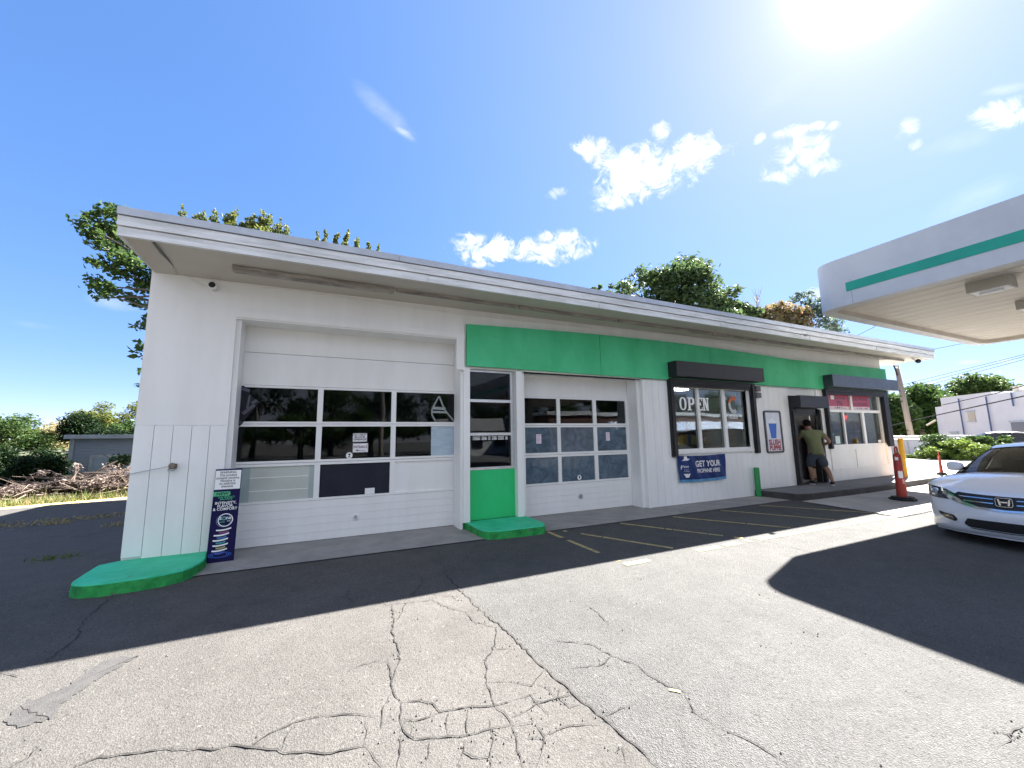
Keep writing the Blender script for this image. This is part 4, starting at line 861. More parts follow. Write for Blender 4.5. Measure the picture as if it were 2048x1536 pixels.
a_ = MB(); a_.prism([(7.30, .95), (7.42, .95), (7.47, .985), (7.40, .99), (7.385, 1.045), (7.30, 1.045), (7.295, .99), (7.24, .955), (7.22, .945)], -.0505, -.0495, 'y'); a_.prism([(7.27, .66), (7.47, .66), (7.44, .63), (7.42, .58), (7.34, .575), (7.31, .625)], -.0505, -.0495, 'y'); a_.prism([(7.205, .76), (7.225, .76), (7.232, .82), (7.222, .86), (7.205, .83)], -.0505, -.0495, 'y'); pr = fixn(obj('print', a_, M['letwhite'], t)); on_banner(pr)
on_banner(text('Paraco', (7.34, -.05, .795), .082, M['letwhite'], t, xs=.85, depth=.001, bold=.006)); on_banner(text('Propane\nExchange', (7.36, -.05, .735), .04, mat('dim_white_print', (.4, .45, .55), .5, .05, 3), t, xs=1.0, depth=.001))
# red offer posters in the upper far window
def offer(x0, x1, label, lines):
    t = thing('offer_poster', label, 'poster', ((x0+x1)/2, .07, 2.22)); a_ = MB(); a_.box(x0, x1, .0695, .0735, 2.30, 2.69); obj('sheet', a_, M['pinkposter'], t)
    a_ = MB(); a_.box(x0, x1, .0692, .0735, 2.21, 2.30); obj('sheet_foot', a_, mat('pale_pink_print', (.7, .55, .58), .5, .05, 3) if 'pale_pink_print' not in bpy.data.materials else bpy.data.materials['pale_pink_print'], t)
    for (s_, cx, cz, size, mm, b, xs) in lines: text(s_, (cx, .0685, cz), size, mm, t, bold=b, xs=xs, depth=.001)
    a_ = MB(); rg = random.Random(int(x0*10))
    for k in range(6): xx = x0+.3+.11*k; a_.box(xx, xx+rg.uniform(.03, .06), .0682, .069, 2.235, 2.235+rg.uniform(.02, .05))
    obj('print', a_, M['ink'], t); return t
DK = mat('dark_red_print', (.09, .012, .045), .5, .1, 3)
o_ = offer(13.46, 14.57, 'red poster reading 99 cents in the far shop window', [('99¢', 14.05, 2.335, .19, DK, .02, 1.2), ('ANY DRINK', 14.12, 2.52, .09, DK, .01, 1.1)])
a_ = MB(); a_.box(13.60, 13.78, .066, .068, 2.50, 2.62); obj('print', a_, M['letwhite'], o_)
offer(14.69, 15.75, 'red CELL PHONE ACCESSORIES poster in the far shop window', [('CELL PHONE', 15.2, 2.50, .13, DK, .02, 1.15), ('ACCESSORIES', 15.2, 2.345, .12, DK, .02, 1.1)])
t = thing('open_neon', 'small red lit neon sign in the middle lower far shop window', 'neon sign', (14.4, .12, 1.95)); a_ = MB(); a_.box(14.2, 14.5, .13, .15, 1.85, 2.1); obj('backing', a_, M['black'], t)
a_ = MB(); a_.tube([(14.36+.09*math.cos(k*.52), .12, 1.97+.06*math.sin(k*.52)) for k in range(11)], .012, 6); a_.tube([(14.33, .12, 1.99), (14.40, .12, 1.95), (14.46, .12, 2.02)], .012, 6); obj('tube', a_, M['neonred'], t)
for x0, x1, z0, z1, m_, lab in ((13.60, 13.84, 1.19, 1.42, mat('mint_paper', (.55, .68, .66), .6, .05, 3), 'pale mint paper notice low in the left far shop pane'), (13.42, 13.52, 1.42, 1.50, mat('teal_sticker', (.05, .35, .37), .5, .05, 3), 'small teal sticker at the edge of the left far shop pane'), (16.0, 16.19, 1.18, 1.27, M['paper'], 'small white card in the corner of the right far shop pane')):
    a_ = MB(); a_.box(x0, x1, .0705, .0735, z0, z1); tag(obj('window_notice', a_, m_), lab, 'notice')
# ------------------------------------------------------------------ shop goods, seen through the glass
for k, x in enumerate((7.6, 8.9, 13.6, 15.3)):
    t = thing('display_shelf', ['shelf of packets behind the left shop pane', 'shelf of packets behind the right shop pane', 'shelf of packets behind the left far shop pane', 'shelf of packets behind the right far shop pane'][k], 'shelf', (x, 1.0, .155)); a_ = MB(); L_ = 1.0 if k < 2 else 1.3; y0_ = .9 if k < 2 else .28
    for zz in (.2, .55, .9, 1.25, 1.6): a_.box(x-L_/2, x+L_/2, y0_, y0_+.35, zz, zz+.02)
    a_.box(x-L_/2, x+L_/2, y0_+.35, y0_+.37, .16, 1.75); obj('rack', a_, M['shopdark'], t)
    rg = random.Random(k); a_ = MB()
    for zz in (.22, .57, .92, 1.27, 1.62):
        xx = x-L_/2+.02
        while xx < x+L_/2-.1: w_ = rg.uniform(.06, .14); a_.box(xx, xx+w_-.01, y0_+.03, y0_+.25, zz, zz+rg.uniform(.12, .28), rg.randrange(5)); xx += w_
    gm = [mat('packet_'+n_, c_, .5, .2, 9) if 'packet_'+n_ not in bpy.data.materials else bpy.data.materials['packet_'+n_] for n_, c_ in (('tan', (.55, .40, .30)), ('red', (.35, .05, .04)), ('white', (.6, .6, .58)), ('blue', (.05, .10, .30)), ('yellow', (.55, .42, .08)))]
    o_ = obj('goods', a_, gm, t); o_['kind'] = 'stuff'
for k, (x, yy) in enumerate(((7.6, 2.2), (9.9, 2.6), (14.5, 2.2))):
    a_ = MB(); a_.box(x-.6, x+.6, yy-.15, yy+.15, 2.93, 2.98); tag(obj('ceiling_light', a_, M['lampon']), ['lit ceiling light deep behind the left shop pane', 'lit ceiling light deep behind the right shop pane', 'lit ceiling light behind the far shop window'][k], 'light')

# ------------------------------------------------------------------ things fixed to the building
p = onY(426, 572, -.1); t = thing('security_camera', 'white bullet security camera under the left eave', 'camera', (p.x, 0, p.z)); a_ = MB(); a_.lathe([(0, -.015), (.05, -.015), (.05, 0)], (p.x, 0, p.z), 14, 'y'); obj('mount', a_, M['white'], t)
a_ = MB(); a_.lathe([(0, -.02), (.045, -.02), (.045, -.15), (.041, -.155)], (p.x, 0, p.z), 16, 'y'); obj('housing', a_, M['white'], t, smooth=True); a_ = MB(); a_.lathe([(0, -.150), (.041, -.152)], (p.x, 0, p.z), 16, 'y'); obj('lens', a_, M['black'], t)
a_ = MB(); q0 = Vector((p.x, -.01, p.z)); a_.tube([q0+Vector((-.03, 0, 0)), q0+Vector((-.12, 0, .01)), q0+Vector((-.22, 0, .05)), q0+Vector((-.30, 0, .115)), q0+Vector((-.38, 0, .125))], .006, 6); a_.tube([(-1.75, -.008, 3.75), (0, -.008, 3.745), (2, -.008, 3.70), (5, -.008, 3.73)], .007, 6); tag(obj('cable', a_, M['white']), 'thin white cable along the wall under the eave', 'cable')
t = thing('cable_anchor', 'rusty wall anchor on the left pier holding a steel cable', 'anchor', (-1.71, -.02, 1.22)); a_ = MB(); a_.box(-1.745, -1.675, -.035, -.012, 1.185, 1.25); a_.lathe([(0, -.11), (.03, -.11), (.04, -.08), (.03, -.04)], (-1.71, 0, 1.225), 12, 'y'); obj('bracket', a_, mat('rusty_steel', (.20, .16, .12), .7, .3, 20), t); a_ = MB(); a_.tube([(-1.745, -.06, 1.19), (-1.74, -.1, 1.17), (-1.68, -.1, 1.17), (-1.675, -.06, 1.19)], .009, 6); obj('ring', a_, M['galv'], t)
a_ = MB(); e = far(240, 952, 16.0); a_.tube([(-1.72, -.06, 1.225), (-2.16, -.03, 1.135), (-2.3, .3, 1.13), tuple(e)], .0045, 6); tag(obj('steel_cable', a_, M['galv']), 'taut steel cable running left from the wall anchor to the brush pile', 'cable')
def flood(x, z, y, label, dx=0, dz=-.08):
    t = thing('flood_light', label, 'light', (x, y, z)); a_ = MB(); a_.tube([(x, y+.05, z), (x, y-.05, z), (x+dx*.4, y-.1, z+dz*.4)], .018, 8); obj('arm', a_, M['alu'], t); a_ = MB(); d_ = Vector((dx, -.10, dz)).normalized(); c0 = Vector((x+dx*.4, y-.10, z+dz*.4)); a_.tube([c0, c0+d_*.02, c0+d_*.07, c0+d_*.09], [.02, .034, .042, .046], 14); obj('lamp_head', a_, M['alu'], t, smooth=True)
p = onY(1605, 668, -1.05); flood(p.x, p.z, -1.01, 'small silver flood light on the fascia toward the right end', -.10, -.05)
p = onY(1817, 716, -.9); t = thing('eave_camera', 'dark dome camera under the right corner of the eave', 'camera', (16.9, -.8, 3.75)); a_ = MB(); a_.tube([(16.75, -.75, 3.82), (16.8, -.8, 3.74)], .03, 8); obj('arm', a_, M['white'], t); a_ = MB(); a_.sphere((16.86, -.85, 3.71), .07, 8); obj('dome', a_, M['black'], t, smooth=True)
flood(17.45, 3.78, .0, 'white flood light hanging under the far right eave', -.1, -.14)
# ------------------------------------------------------------------ person at the shop door
def skin(name, chains, m, parent, sub_=2, root=None):
    """connected edges with a radius per joint, grown to one surface; chains share joints by key"""
    idx, vs, rs, es = {}, [], [], []
    for ch in chains:
        prev = None
        for key, co, r in ch:
            if key not in idx:
                idx[key] = len(vs); vs.append(co); rs.append(r)
            if prev is not None: es.append((idx[prev], idx[key]))
            prev = key
    me = bpy.data.meshes.new(name); me.from_pydata(vs, es, []); me.materials.append(m); o = bpy.data.objects.new(name, me); COL.objects.link(o)
    bm = bmesh.new(); bm.from_mesh(me); ly = bm.verts.layers.skin.verify(); bm.verts.ensure_lookup_table()
    for i, v in enumerate(bm.verts):
        r = rs[i]; v[ly].radius = r if isinstance(r, tuple) else (r, r); v[ly].use_root = (i == idx[root] if root else i == 0)
    bm.to_mesh(me); bm.free()
    o.modifiers.new('skin', 'SKIN').use_smooth_shade = True; sm = o.modifiers.new('s', 'SUBSURF'); sm.levels = sub_; sm.render_levels = sub_
    evaluated(o)
    for p in o.data.polygons: p.use_smooth = True
    attach(o, parent, True); return o
PX, PY, PZ = 12.02, -.22, .155
PR = thing('person', 'person in an olive t-shirt and dark shorts pulling open the shop door, seen from behind', 'person', (PX, PY, PZ), rot=(0, 0, rad(-38)))
# local frame: +y is where the person faces, +x to their right
SKN = mat('tan_skin', (.27, .15, .095), .5, .08, 12); HAIR = mat('dark_hair', (.008, .006, .006), .85, .3, 40, spec=.1); SHIRT = mat('olive_tshirt', (.165, .18, .085), .9, .12, 9, .15, 14); SHORTS = mat('slate_shorts', (.045, .055, .075), .9, .15, 9, .15, 16)
J = dict(pel=(0, 0, .90), wai=(-.01, .02, 1.04), che=(-.03, .07, 1.26), nec=(-.05, .12, 1.44), nk2=(-.06, .15, 1.50), hdb=(-.07, .18, 1.555), hdt=(-.08, .185, 1.66),
         shl=(-.22, .10, 1.38), shr=(.17, .09, 1.38), ell=(-.33, .26, 1.17), wrl=(-.30, .48, 1.08), elr=(.34, -.02, 1.13), wrr=(.26, .20, 1.02),
         hil=(-.10, .01, .88), hir=(.10, 0, .88), knl=(-.15, .10, .50), anl=(-.13, .06, .09), knr=(.17, .03, .49), anr=(.24, -.12, .09))
def jt(k, r): return (k, J[k], r)
def fingers(w, d, n_, side):
    """five fingers rooted in the palm: w wrist, d pointing direction, n_ across the palm"""
    w, d, n_ = Vector(w), Vector(d).normalized(), Vector(n_).normalized(); out = []; dn = d.cross(n_)
    pk = ('pa'+side, tuple(w+d*.06), (.034, .02))
    for i, (ln, off) in enumerate(((.065, -.03), (.08, -.01), (.075, .01), (.055, .03))):
        b = w+d*.085+n_*off; out.append([pk, (side+'f%d' % i, tuple(b), .010), (side+'g%d' % i, tuple(b+d*ln*.55+dn*.012), .009), (side+'h%d' % i, tuple(b+d*ln*.8+dn*.04), .008)])
    out.append([pk, (side+'t0', tuple(w+d*.04-n_*.038), .011), (side+'t1', tuple(w+d*.07-n_*.055+dn*.02), .010)])
    return pk, out
pl, fl_ = fingers(J['wrl'], (.05, .95, -.1), (.2, 0, 1), 'L'); prr, fr_ = fingers(J['wrr'], (-.55, .8, -.1), (0, .1, 1), 'R')
ch = [[jt('pel', (.145, .12)), jt('wai', (.145, .12)), jt('che', (.175, .125)), jt('nec', (.08, .075)), jt('nk2', .058), jt('hdb', (.073, .088)), jt('hdt', (.070, .085))],
      [jt('che', (.175, .125)), jt('shl', .068), jt('ell', .047), jt('wrl', .030), pl], [jt('che', (.175, .125)), jt('shr', .068), jt('elr', .048), jt('wrr', .031), prr],
      [jt('pel', (.145, .12)), jt('hil', .095), jt('knl', .058), ('cal', (-.15, .045, .36), .060), jt('anl', .038), ('fl', (-.14, .17, .045), (.042, .03))],
      [jt('pel', (.145, .12)), jt('hir', .095), jt('knr', .058), ('car', (.21, -.055, .36), .060), jt('anr', .038), ('fr', (.28, -.02, .045), (.042, .03))]] + fl_ + fr_
body = skin('body', ch, SKN, PR, 2, 'pel')
skin('shirt', [[('a0', (.005, .005, .76), (.21, .175)), ('a', (0, .005, .86), (.215, .175)), ('b', (-.005, .01, .98), (.215, .172)), ('c', (-.02, .035, 1.14), (.215, .165)), ('d', (-.03, .075, 1.28), (.215, .155)), ('e', (-.045, .105, 1.40), (.13, .10)), ('e2', (-.05, .12, 1.45), (.075, .07))],
               [('d', (-.03, .075, 1.28), (.215, .155)), ('l', (-.225, .11, 1.37), .085), ('l2', (-.29, .19, 1.25), .078)], [('d', (-.03, .075, 1.28), (.215, .155)), ('r', (.175, .09, 1.37), .085), ('r2', (.265, .03, 1.23), .080)]], SHIRT, PR, 2, 'a0')
skin('shorts', [[('a', (0, 0, .89), (.165, .135)), ('b', (0, .0, .84), (.16, .13)), ('l', (-.10, .02, .76), (.105, .115)), ('l2', (-.13, .07, .60), (.11, .12)), ('l3', (-.148, .09, .44), (.11, .115))], [('b', (0, .0, .84), (.16, .13)), ('r', (.10, .01, .76), (.105, .115)), ('r2', (.14, .02, .60), (.11, .12)), ('r3', (.17, .025, .44), (.11, .115))]], SHORTS, PR, 2, 'a')
a_ = MB(); hc = Vector((-.08, .165, 1.635)); a_.sphere(hc, (.100, .118, .108), 12); a_.v = [(v[0], v[1], max(v[2], hc.z-.02-max(0, (v[1]-hc.y))*-.5*1 if v[1] > hc.y else hc.z-.075)) for v in a_.v]; obj('hair', a_, HAIR, PR, local=True, smooth=True)
for sx_, kx in ((-1, 'l'), (1, 'r')):                # ears and face are turned away but there
    a_ = MB(); a_.sphere((-.08+sx_*.083, .18, 1.60), (.014, .022, .032), 6); obj('ear', a_, SKN, PR, local=True, smooth=True)
a_ = MB(); a_.tube([(-.085, .27, 1.615), (-.088, .295, 1.585), (-.085, .27, 1.575)], [.012, .016, .01], 6); obj('nose', a_, SKN, PR, local=True, smooth=True)
a_ = MB(); a_.sphere((-.115, .262, 1.615), .010, 5); a_.sphere((-.055, .262, 1.615), .010, 5); obj('eyes', a_, M['ink'], PR, local=True); a_ = MB(); a_.box(-.108, -.062, .262, .272, 1.545, 1.553); obj('mouth', a_, M['letred'], PR, local=True)
for (ax, ay), an_ in (((-.13, .06), 5), ((.24, -.12), -18)):
    ca, sa = math.cos(rad(an_)), math.sin(rad(an_)); L2W = lambda u, v, z: (ax+u*ca-v*sa, ay+u*sa+v*ca, z)
    a_ = MB(); rows = []
    for z, k in ((.0, 1.0), (.025, 1.02)): rows.append([L2W(.052*k*math.cos(t_)*(1 if math.sin(t_) > -.3 else .85), .05+.145*k*math.sin(t_), z) for t_ in [2*math.pi*i/16 for i in range(16)]])
    a_.grid(rows, 0, True); a_.add(rows[0], [tuple(range(16))]); so_ = obj('shoe_sole', a_, M['letwhite'], PR, local=True)
    a_ = MB(); rows = [[L2W(.05*k*math.cos(t_), .05+dy+.14*k2*math.sin(t_), z) for t_ in [2*math.pi*i/16 for i in range(16)]] for z, k, k2, dy in ((.022, 1, 1, 0), (.05, .95, .95, 0), (.075, .85, .72, -.02), (.10, .75, .42, -.045))]
    a_.grid(rows, 0, True); a_.add(rows[-1], [tuple(range(16))]); obj('shoe', a_, M['rubber'], PR, local=True, smooth=True)

# ------------------------------------------------------------------ cars (nose towards -X, local x runs back along the car)
HW, XE = .915, .60
def X0(z): return float(np.interp(z, [.17, .20, .26, .36, .48, .56, .66, .75, .80], [.12, .06, .035, .015, .0, .02, .05, .10, .16]))
def frontx(y, z):
    if z > .5:                                        # the upper rows sweep up towards the corners
        k = .07*(min(1, abs(y)/HW))**2.5/.25; z = (z+.5*k)/(1+k)
    return rawx(y, z)
def rawx(y, z): return X0(z)+(XE-X0(z))*(1-math.sqrt(max(0, 1-min(1, abs(y)/HW)**2.7)))
def build_car(loc, paint, label, cat='car', emblem=True, group=None, nose_detail=True):
    T = thing('parked_car', label, cat, loc, group)
    def part(name, mb, m, parent=T, smooth=True, sa=40):
        o = obj(name, mb, m, parent, local=True)
        return smooth_angle(o, sa) if smooth else fixn(o)
    b = MB(); nu = 36
    def ca(i): return -math.pi/2+math.pi*i/nu
    def yz(i): a = ca(i); return HW*math.copysign(abs(math.sin(a))**(2/2.7), math.sin(a))
    zr_ = [.17, .20, .26, .36, .48, .56, .66, .75]
    def shoulder(y): return .75+.07*(abs(y)/HW)**2.5
    rows = []
    for z in zr_:
        k = (z-.17)/(.58); rows.append([(rawx(yz(i), z), yz(i)*(1-.03*(z < .2)), z if z < .5 else z+(shoulder(yz(i))-.75)*((z-.5)/.25)) for i in range(nu+1)])
    b.grid(rows)
    # bonnet: from nose edge back to the cowl, with a raised centre and soft creases
    hood = []
    for j in range(13):
        t = j/12; row = []
        for i in range(nu+1):
            y0_ = yz(i); e = Vector((rawx(y0_, .75), y0_, shoulder(y0_)))
            xb = 1.28+.10*(abs(y0_)/HW)**2; yb = y0_*(1-.06*t); s_ = abs(y0_)/HW
            zb_ = 1.0-.05*s_**2-.03*s_**6
            x = e.x+(xb-e.x)*t; z = e.z+(zb_-e.z)*(1-(1-t)**1.75)
            crease = .014*math.exp(-((s_-.62+.1*t)/.09)**2)*math.sin(math.pi*min(1, t*1.3)) ; z += crease + .012*math.sin(math.pi*t)*(1-s_**2)
            row.append((x, yb, z))
        hood.append(row)
    b.grid(hood)
    # flanks with wheel arches
    axF, axR, RW = .98, 3.76, .335
    xs_ = [XE+(4.72-XE)*i/84 for i in range(85)]
    def topz(x): return float(np.interp(x, [XE, 1.0, 1.38, 2.2, 3.3, 4.2, 4.72], [.82, .87, .915, .93, .955, .97, .92]))
    def plan(x): return float(np.interp(x, [XE, 1.2, 2.5, 3.8, 4.4, 4.72], [.915, .925, .925, .92, .88, .78]))
    for sgn in (-1, 1):
        grd = []
        for x in xs_:
            zbm = .19
            for ax_ in (axF, axR):
                if abs(x-ax_) < .385: zbm = max(zbm, .335+math.sqrt(.385**2-(x-ax_)**2))
            zt_ = topz(x); col = []
            for k in range(8):
                t = k/7; z = zbm+(zt_-zbm)*t
                yy = plan(x)*(1-.05*max(0, (z-.72)/.25)**1.5-.035*max(0, (.34-z)/.15)) - (.015*math.exp(-((z-.70)/.03)**2)); col.append((x, sgn*yy, z))
            grd.append(col)
        b.grid(grd)
    # rear
    b.grid([[(4.72+.12*(1-(abs(k)/4)**2)*f, .78*k/4, z) for k in range(-4, 5)] for z, f in ((.22, .6), (.5, 1), (.75, .9), (.95, .3))])
    # deck, roof
    b.grid([[(3.95+.77*t, .80*k/4*(1-.04*t), .985-.05*t-.03*(abs(k)/4)**2) for k in range(-4, 5)] for t in (0, .5, 1)])
    def roof(x, y):
        zc = float(np.interp(x, [2.02, 2.3, 2.7, 3.1, 3.42], [1.395, 1.445, 1.465, 1.445, 1.385])); return zc-.055*(abs(y)/.60)**2.2
    b.grid([[(2.02+1.4*j/12+.06*(abs(k)/6)**2*(1 if j == 0 else 0), .60*k/6, roof(2.02+1.4*j/12, .60*k/6)) for k in range(-6, 7)] for j in range(13)])
    for sgn in (-1, 1):                               # pillars
        b.grid([[(1.30, sgn*.82, .965), (2.08, sgn*.595, 1.345)], [(1.42, sgn*.86, .955), (2.14, sgn*.625, 1.335)]])
        b.grid([[(2.14, sgn*.625, 1.335), (2.7, sgn*.63, 1.40), (3.42, sgn*.62, 1.325)], [(2.08, sgn*.595, 1.36), (2.7, sgn*.60, 1.41), (3.42, sgn*.60, 1.335)]])
        b.grid([[(3.42, sgn*.62, 1.325), (4.05, sgn*.82, .965)], [(3.34, sgn*.64, 1.32), (3.75, sgn*.86, .96)]]); b.grid([[(2.66, sgn*.885, .945), (2.70, sgn*.64, 1.385)], [(2.76, sgn*.885, .945), (2.76, sgn*.64, 1.385)]])
        b.grid([[(1.38, sgn*.865, .915), (2.2, sgn*.88, .93), (3.3, sgn*.88, .955), (4.2, sgn*.86, .97)], [(1.30, sgn*.80, .97), (2.2, sgn*.86, .95), (3.3, sgn*.86, .965), (4.1, sgn*.80, .975)]])
    part('body', b, paint, sa=50)
    gls = M['carglass']
    g_ = MB(); g_.grid([[(1.28+.78*t+.10*(abs(k)/5)**2*(1-t*.4), (.80-.215*t)*k/5, .985+.41*t+.03*math.sin(math.pi*t)-.045*(abs(k)/5)**2) for k in range(-5, 6)] for t in (0, .25, .5, .75, 1)]); part('windshield', g_, gls)
    g_ = MB(); g_.grid([[(3.42+.6*t, (.58+.2*t)*k/4, 1.375-.40*t-.03*(abs(k)/4)**2) for k in range(-4, 5)] for t in (0, .5, 1)]); part('rear_window', g_, gls)
    for sgn in (-1, 1):
        g_ = MB(); g_.grid([[(1.44, sgn*.855, .95), (2.68, sgn*.875, .945)], [(2.13, sgn*.63, 1.335), (2.70, sgn*.645, 1.385)]]); part('side_window', g_, gls); g_ = MB(); g_.grid([[(2.76, sgn*.875, .945), (3.74, sgn*.855, .96)], [(2.76, sgn*.645, 1.385), (3.36, sgn*.635, 1.32)]]); part('side_window', g_, gls)
    # dark cabin
    g_ = MB(); g_.box(1.5, 3.9, -.78, .78, .5, .80); g_.box(1.45, 1.75, -.74, .74, .8, .93); part('cabin', g_, M['rubber'], smooth=False)
    for sy in (-.38, .38):
        g_ = MB(); g_.box(2.45, 2.60, sy-.22, sy+.22, .8, 1.15); g_.box(2.5, 2.58, sy-.12, sy+.12, 1.17, 1.32); part('seat', g_, M['blackgrey'], smooth=False)
    # chassis shadow box and wheels
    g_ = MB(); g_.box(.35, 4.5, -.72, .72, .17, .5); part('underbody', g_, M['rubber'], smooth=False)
    for ax_ in (axF, axR):
        for sgn in (-1, 1):
            cy = sgn*.80; w_ = MB(); w_.lathe([(.20, -.10), (.30, -.11), (.328, -.085), (.335, 0), (.328, .085), (.30, .11), (.20, .10)], (0, 0, 0), 28, 'y'); w_.v = [(v[0]+ax_, v[1]+cy, v[2]+.335) for v in w_.v]; wh = part('wheel', w_, M['rubber'])
            r_ = MB(); r_.lathe([(0, sgn*.075), (.06, sgn*.08), (.205, sgn*.05), (.215, sgn*.098), (.20, sgn*.10)], (0, 0, 0), 20, 'y'); r_.v = [(v[0]+ax_, v[1]+cy, v[2]+.335) for v in r_.v]; part('rim', r_, M['alu'], wh)
            for k in range(5):
                pass
    def patch(name, cols_, off, m, parent=T, sub_=6, zs=4):
        """strip laid on the nose: cols of (y, z top, z bottom)"""
        rows = []; ys_ = [c[0] for c in cols_]; n_ = (len(cols_)-1)*sub_
        for i in range(n_+1):
            y = cols_[0][0]+0; u = i/sub_; k = min(len(cols_)-2, int(u)); f_ = u-k; y = cols_[k][0]+(cols_[k+1][0]-cols_[k][0])*f_; zt_ = cols_[k][1]+(cols_[k+1][1]-cols_[k][1])*f_; zb_ = cols_[k][2]+(cols_[k+1][2]-cols_[k][2])*f_
            col = []
            for j in range(zs+1):
                z = zb_+(zt_-zb_)*j/zs; x = frontx(y, z)-off*math.sqrt(max(.05, 1-(abs(y)/HW)**3)); yy = y+math.copysign(off*.9*(abs(y)/HW)**3, y); col.append((x, yy, z))
            rows.append(col)
        a_ = MB(); a_.grid(rows); return part(name, a_, m, parent)
    GR = [(-.52, .70, .685), (-.46, .745, .62), (-.36, .735, .575), (-.2, .728, .556), (0, .725, .55), (.2, .728, .556), (.36, .735, .575), (.46, .745, .62), (.52, .70, .685)]
    gr = patch('grille', GR, .006, M['black'])
    for zz in (.685, .628): patch('grille_bar', [(-.45 if zz > .65 else -.40, zz+.013, zz), (-.105, zz+.005, zz-.008), ], .020, M['chrome'], gr); patch('grille_bar', [(.105, zz+.005, zz-.008), (.45 if zz > .65 else .40, zz+.013, zz)], .020, M['chrome'], gr)
    patch('grille_trim', [(-.60, .745, .66), (-.52, .70, .62), (-.42, .625, .575), (-.25, .565, .54), (0, .552, .528), (.25, .565, .54), (.42, .625, .575), (.52, .70, .62), (.60, .745, .66)], .014, M['chrome'], gr) 
    for sgn in (-1, 1):
        hl = patch('headlight', [(sgn*.50, .715, .635), (sgn*.60, .765, .625), (sgn*.72, .79, .625), (sgn*.82, .805, .635), (sgn*.885, .815, .65), (sgn*.912, .81, .69)], .010, M['lampglass'])
        a_ = MB(); yc_ = sgn*.74; a_.lathe([(0, -.012), (.045, -.008), (.056, .0), (.060, .012)], (0, 0, 0), 16, 'x'); a_.v = [(v[0]+frontx(yc_, .71)-.016, v[1]+yc_, v[2]+.71) for v in a_.v]; part('projector', a_, M['chrome'], hl)
        a_ = MB(); a_.lathe([(0, -.016), (.036, -.012), (.040, -.006)], (0, 0, 0), 14, 'x'); a_.v = [(v[0]+frontx(yc_, .71)-.018, v[1]+yc_, v[2]+.71) for v in a_.v]; part('bulb_lens', a_, M['lampdark'], hl)
        patch('reflector', [(sgn*.56, .745, .66), (sgn*.64, .752, .70)], .013, M['chrome'], hl, 2, 2); patch('reflector', [(sgn*.80, .785, .73), (sgn*.87, .80, .75)], .013, M['chrome'], hl, 2, 2); patch('marker', [(sgn*.885, .81, .66), (sgn*.91, .80, .70)], .014, M['amber'], hl, 2, 2)
        fg = patch('fog_light', [(sgn*.50, .36, .335), (sgn*.53, .405, .315), (sgn*.64, .42, .345), (sgn*.72, .435, .40)], .005, M['black']); patch('fog_lens', [(sgn*.54, .385, .345), (sgn*.67, .408, .378)], .010, M['lampglass'], fg, 3, 2)
        m_ = MB(); m_.sphere((0, 0, 0), 1.0, 12); sq = lambda v: math.copysign(abs(v)**.62, v); m_.v = [(1.70+.055*sq(v[0]), sgn*.945+.105*sq(v[1]), 1.035+.075*sq(v[2])*(1+.12*v[1]*sgn)) for v in m_.v]; mi = part('mirror', m_, paint); m_ = MB(); m_.box(1.68, 1.73, sgn*.84-.04, sgn*.84+.06, .985, 1.025); part('mirror_arm', m_, M['rubber'], mi, smooth=False)
        t_ = MB(); t_.box(1.34, 1.46, sgn*.83-.012, sgn*.83+.012, .965, .99)
    patch('lower_intake', [(-.42, .325, .295), (-.38, .385, .265), (0, .385, .255), (.38, .385, .265), (.42, .325, .295)], .006, M['black']); patch('intake_bar', [(-.36, .262, .248), (0, .25, .236), (.36, .262, .248)], .022, M['chrome']); patch('splitter', [(-.8, .20, .165), (0, .185, .15), (.8, .20, .165)], .012, paint)
    w_ = MB(); w_.tube([(1.36, .25, 1.0), (1.34, -.3, 1.02), (1.40, -.62, 1.0)], .008, 5); part('wiper', w_, M['rubber']); w_ = MB(); w_.grid([[(1.24+.10*(abs(k)/5)**2, .80*k/5, .995-.045*(abs(k)/5)**2) for k in range(-5, 6)], [(1.31+.10*(abs(k)/5)**2, .80*k/5, 1.0-.045*(abs(k)/5)**2) for k in range(-5, 6)]]); part('cowl', w_, M['rubber'])
    if emblem:                                        # rounded square ring with an H inside
        em = MB(); ex = frontx(0, .655)-.035
        def rr(w_, h_, r_): return [(p[0], p[1]) for p in rrect(-w_, w_, -h_, h_, r_, 4)]
        o_, i_ = rr(.080, .060, .028), rr(.071, .052, .024); em.grid([[(ex, p[0], p[1]+.655) for p in i_], [(ex-.012, p[0]*1.06, p[1]*1.06+.655) for p in i_], [(ex-.012, p[0], p[1]+.655) for p in o_], [(ex+.01, p[0], p[1]+.655) for p in o_]], 0, True)
        eb = part('emblem', em, M['chrome'])
        em = MB()
        for s_ in (-1, 1): em.prism([(s_*.060, .655+.042), (s_*.043, .655+.042), (s_*.028, .655-.042), (s_*.047, .655-.042)], ex-.008, ex+.004, 'x')
        em.prism([(-.034, .665), (.034, .665), (.030, .648), (-.030, .648)], ex-.0075, ex+.004, 'x'); part('emblem_letter', em, M['chrome'], eb, smooth=False)
        em = MB(); em.prism(rr(.07, .05, .02) and [(p[0], p[1]+.655) for p in rr(.07, .05, .02)], ex+.004, ex+.012, 'x'); part('emblem_back', em, M['black'], eb, smooth=False)
    return T
M['carwhite'] = mat('pearl_white_paint', (.66, .68, .72), .28, .02, 2, coat=1.0); M['cargrey'] = mat('dark_grey_car_paint', (.05, .055, .065), .3, .05, 2, coat=1.0)
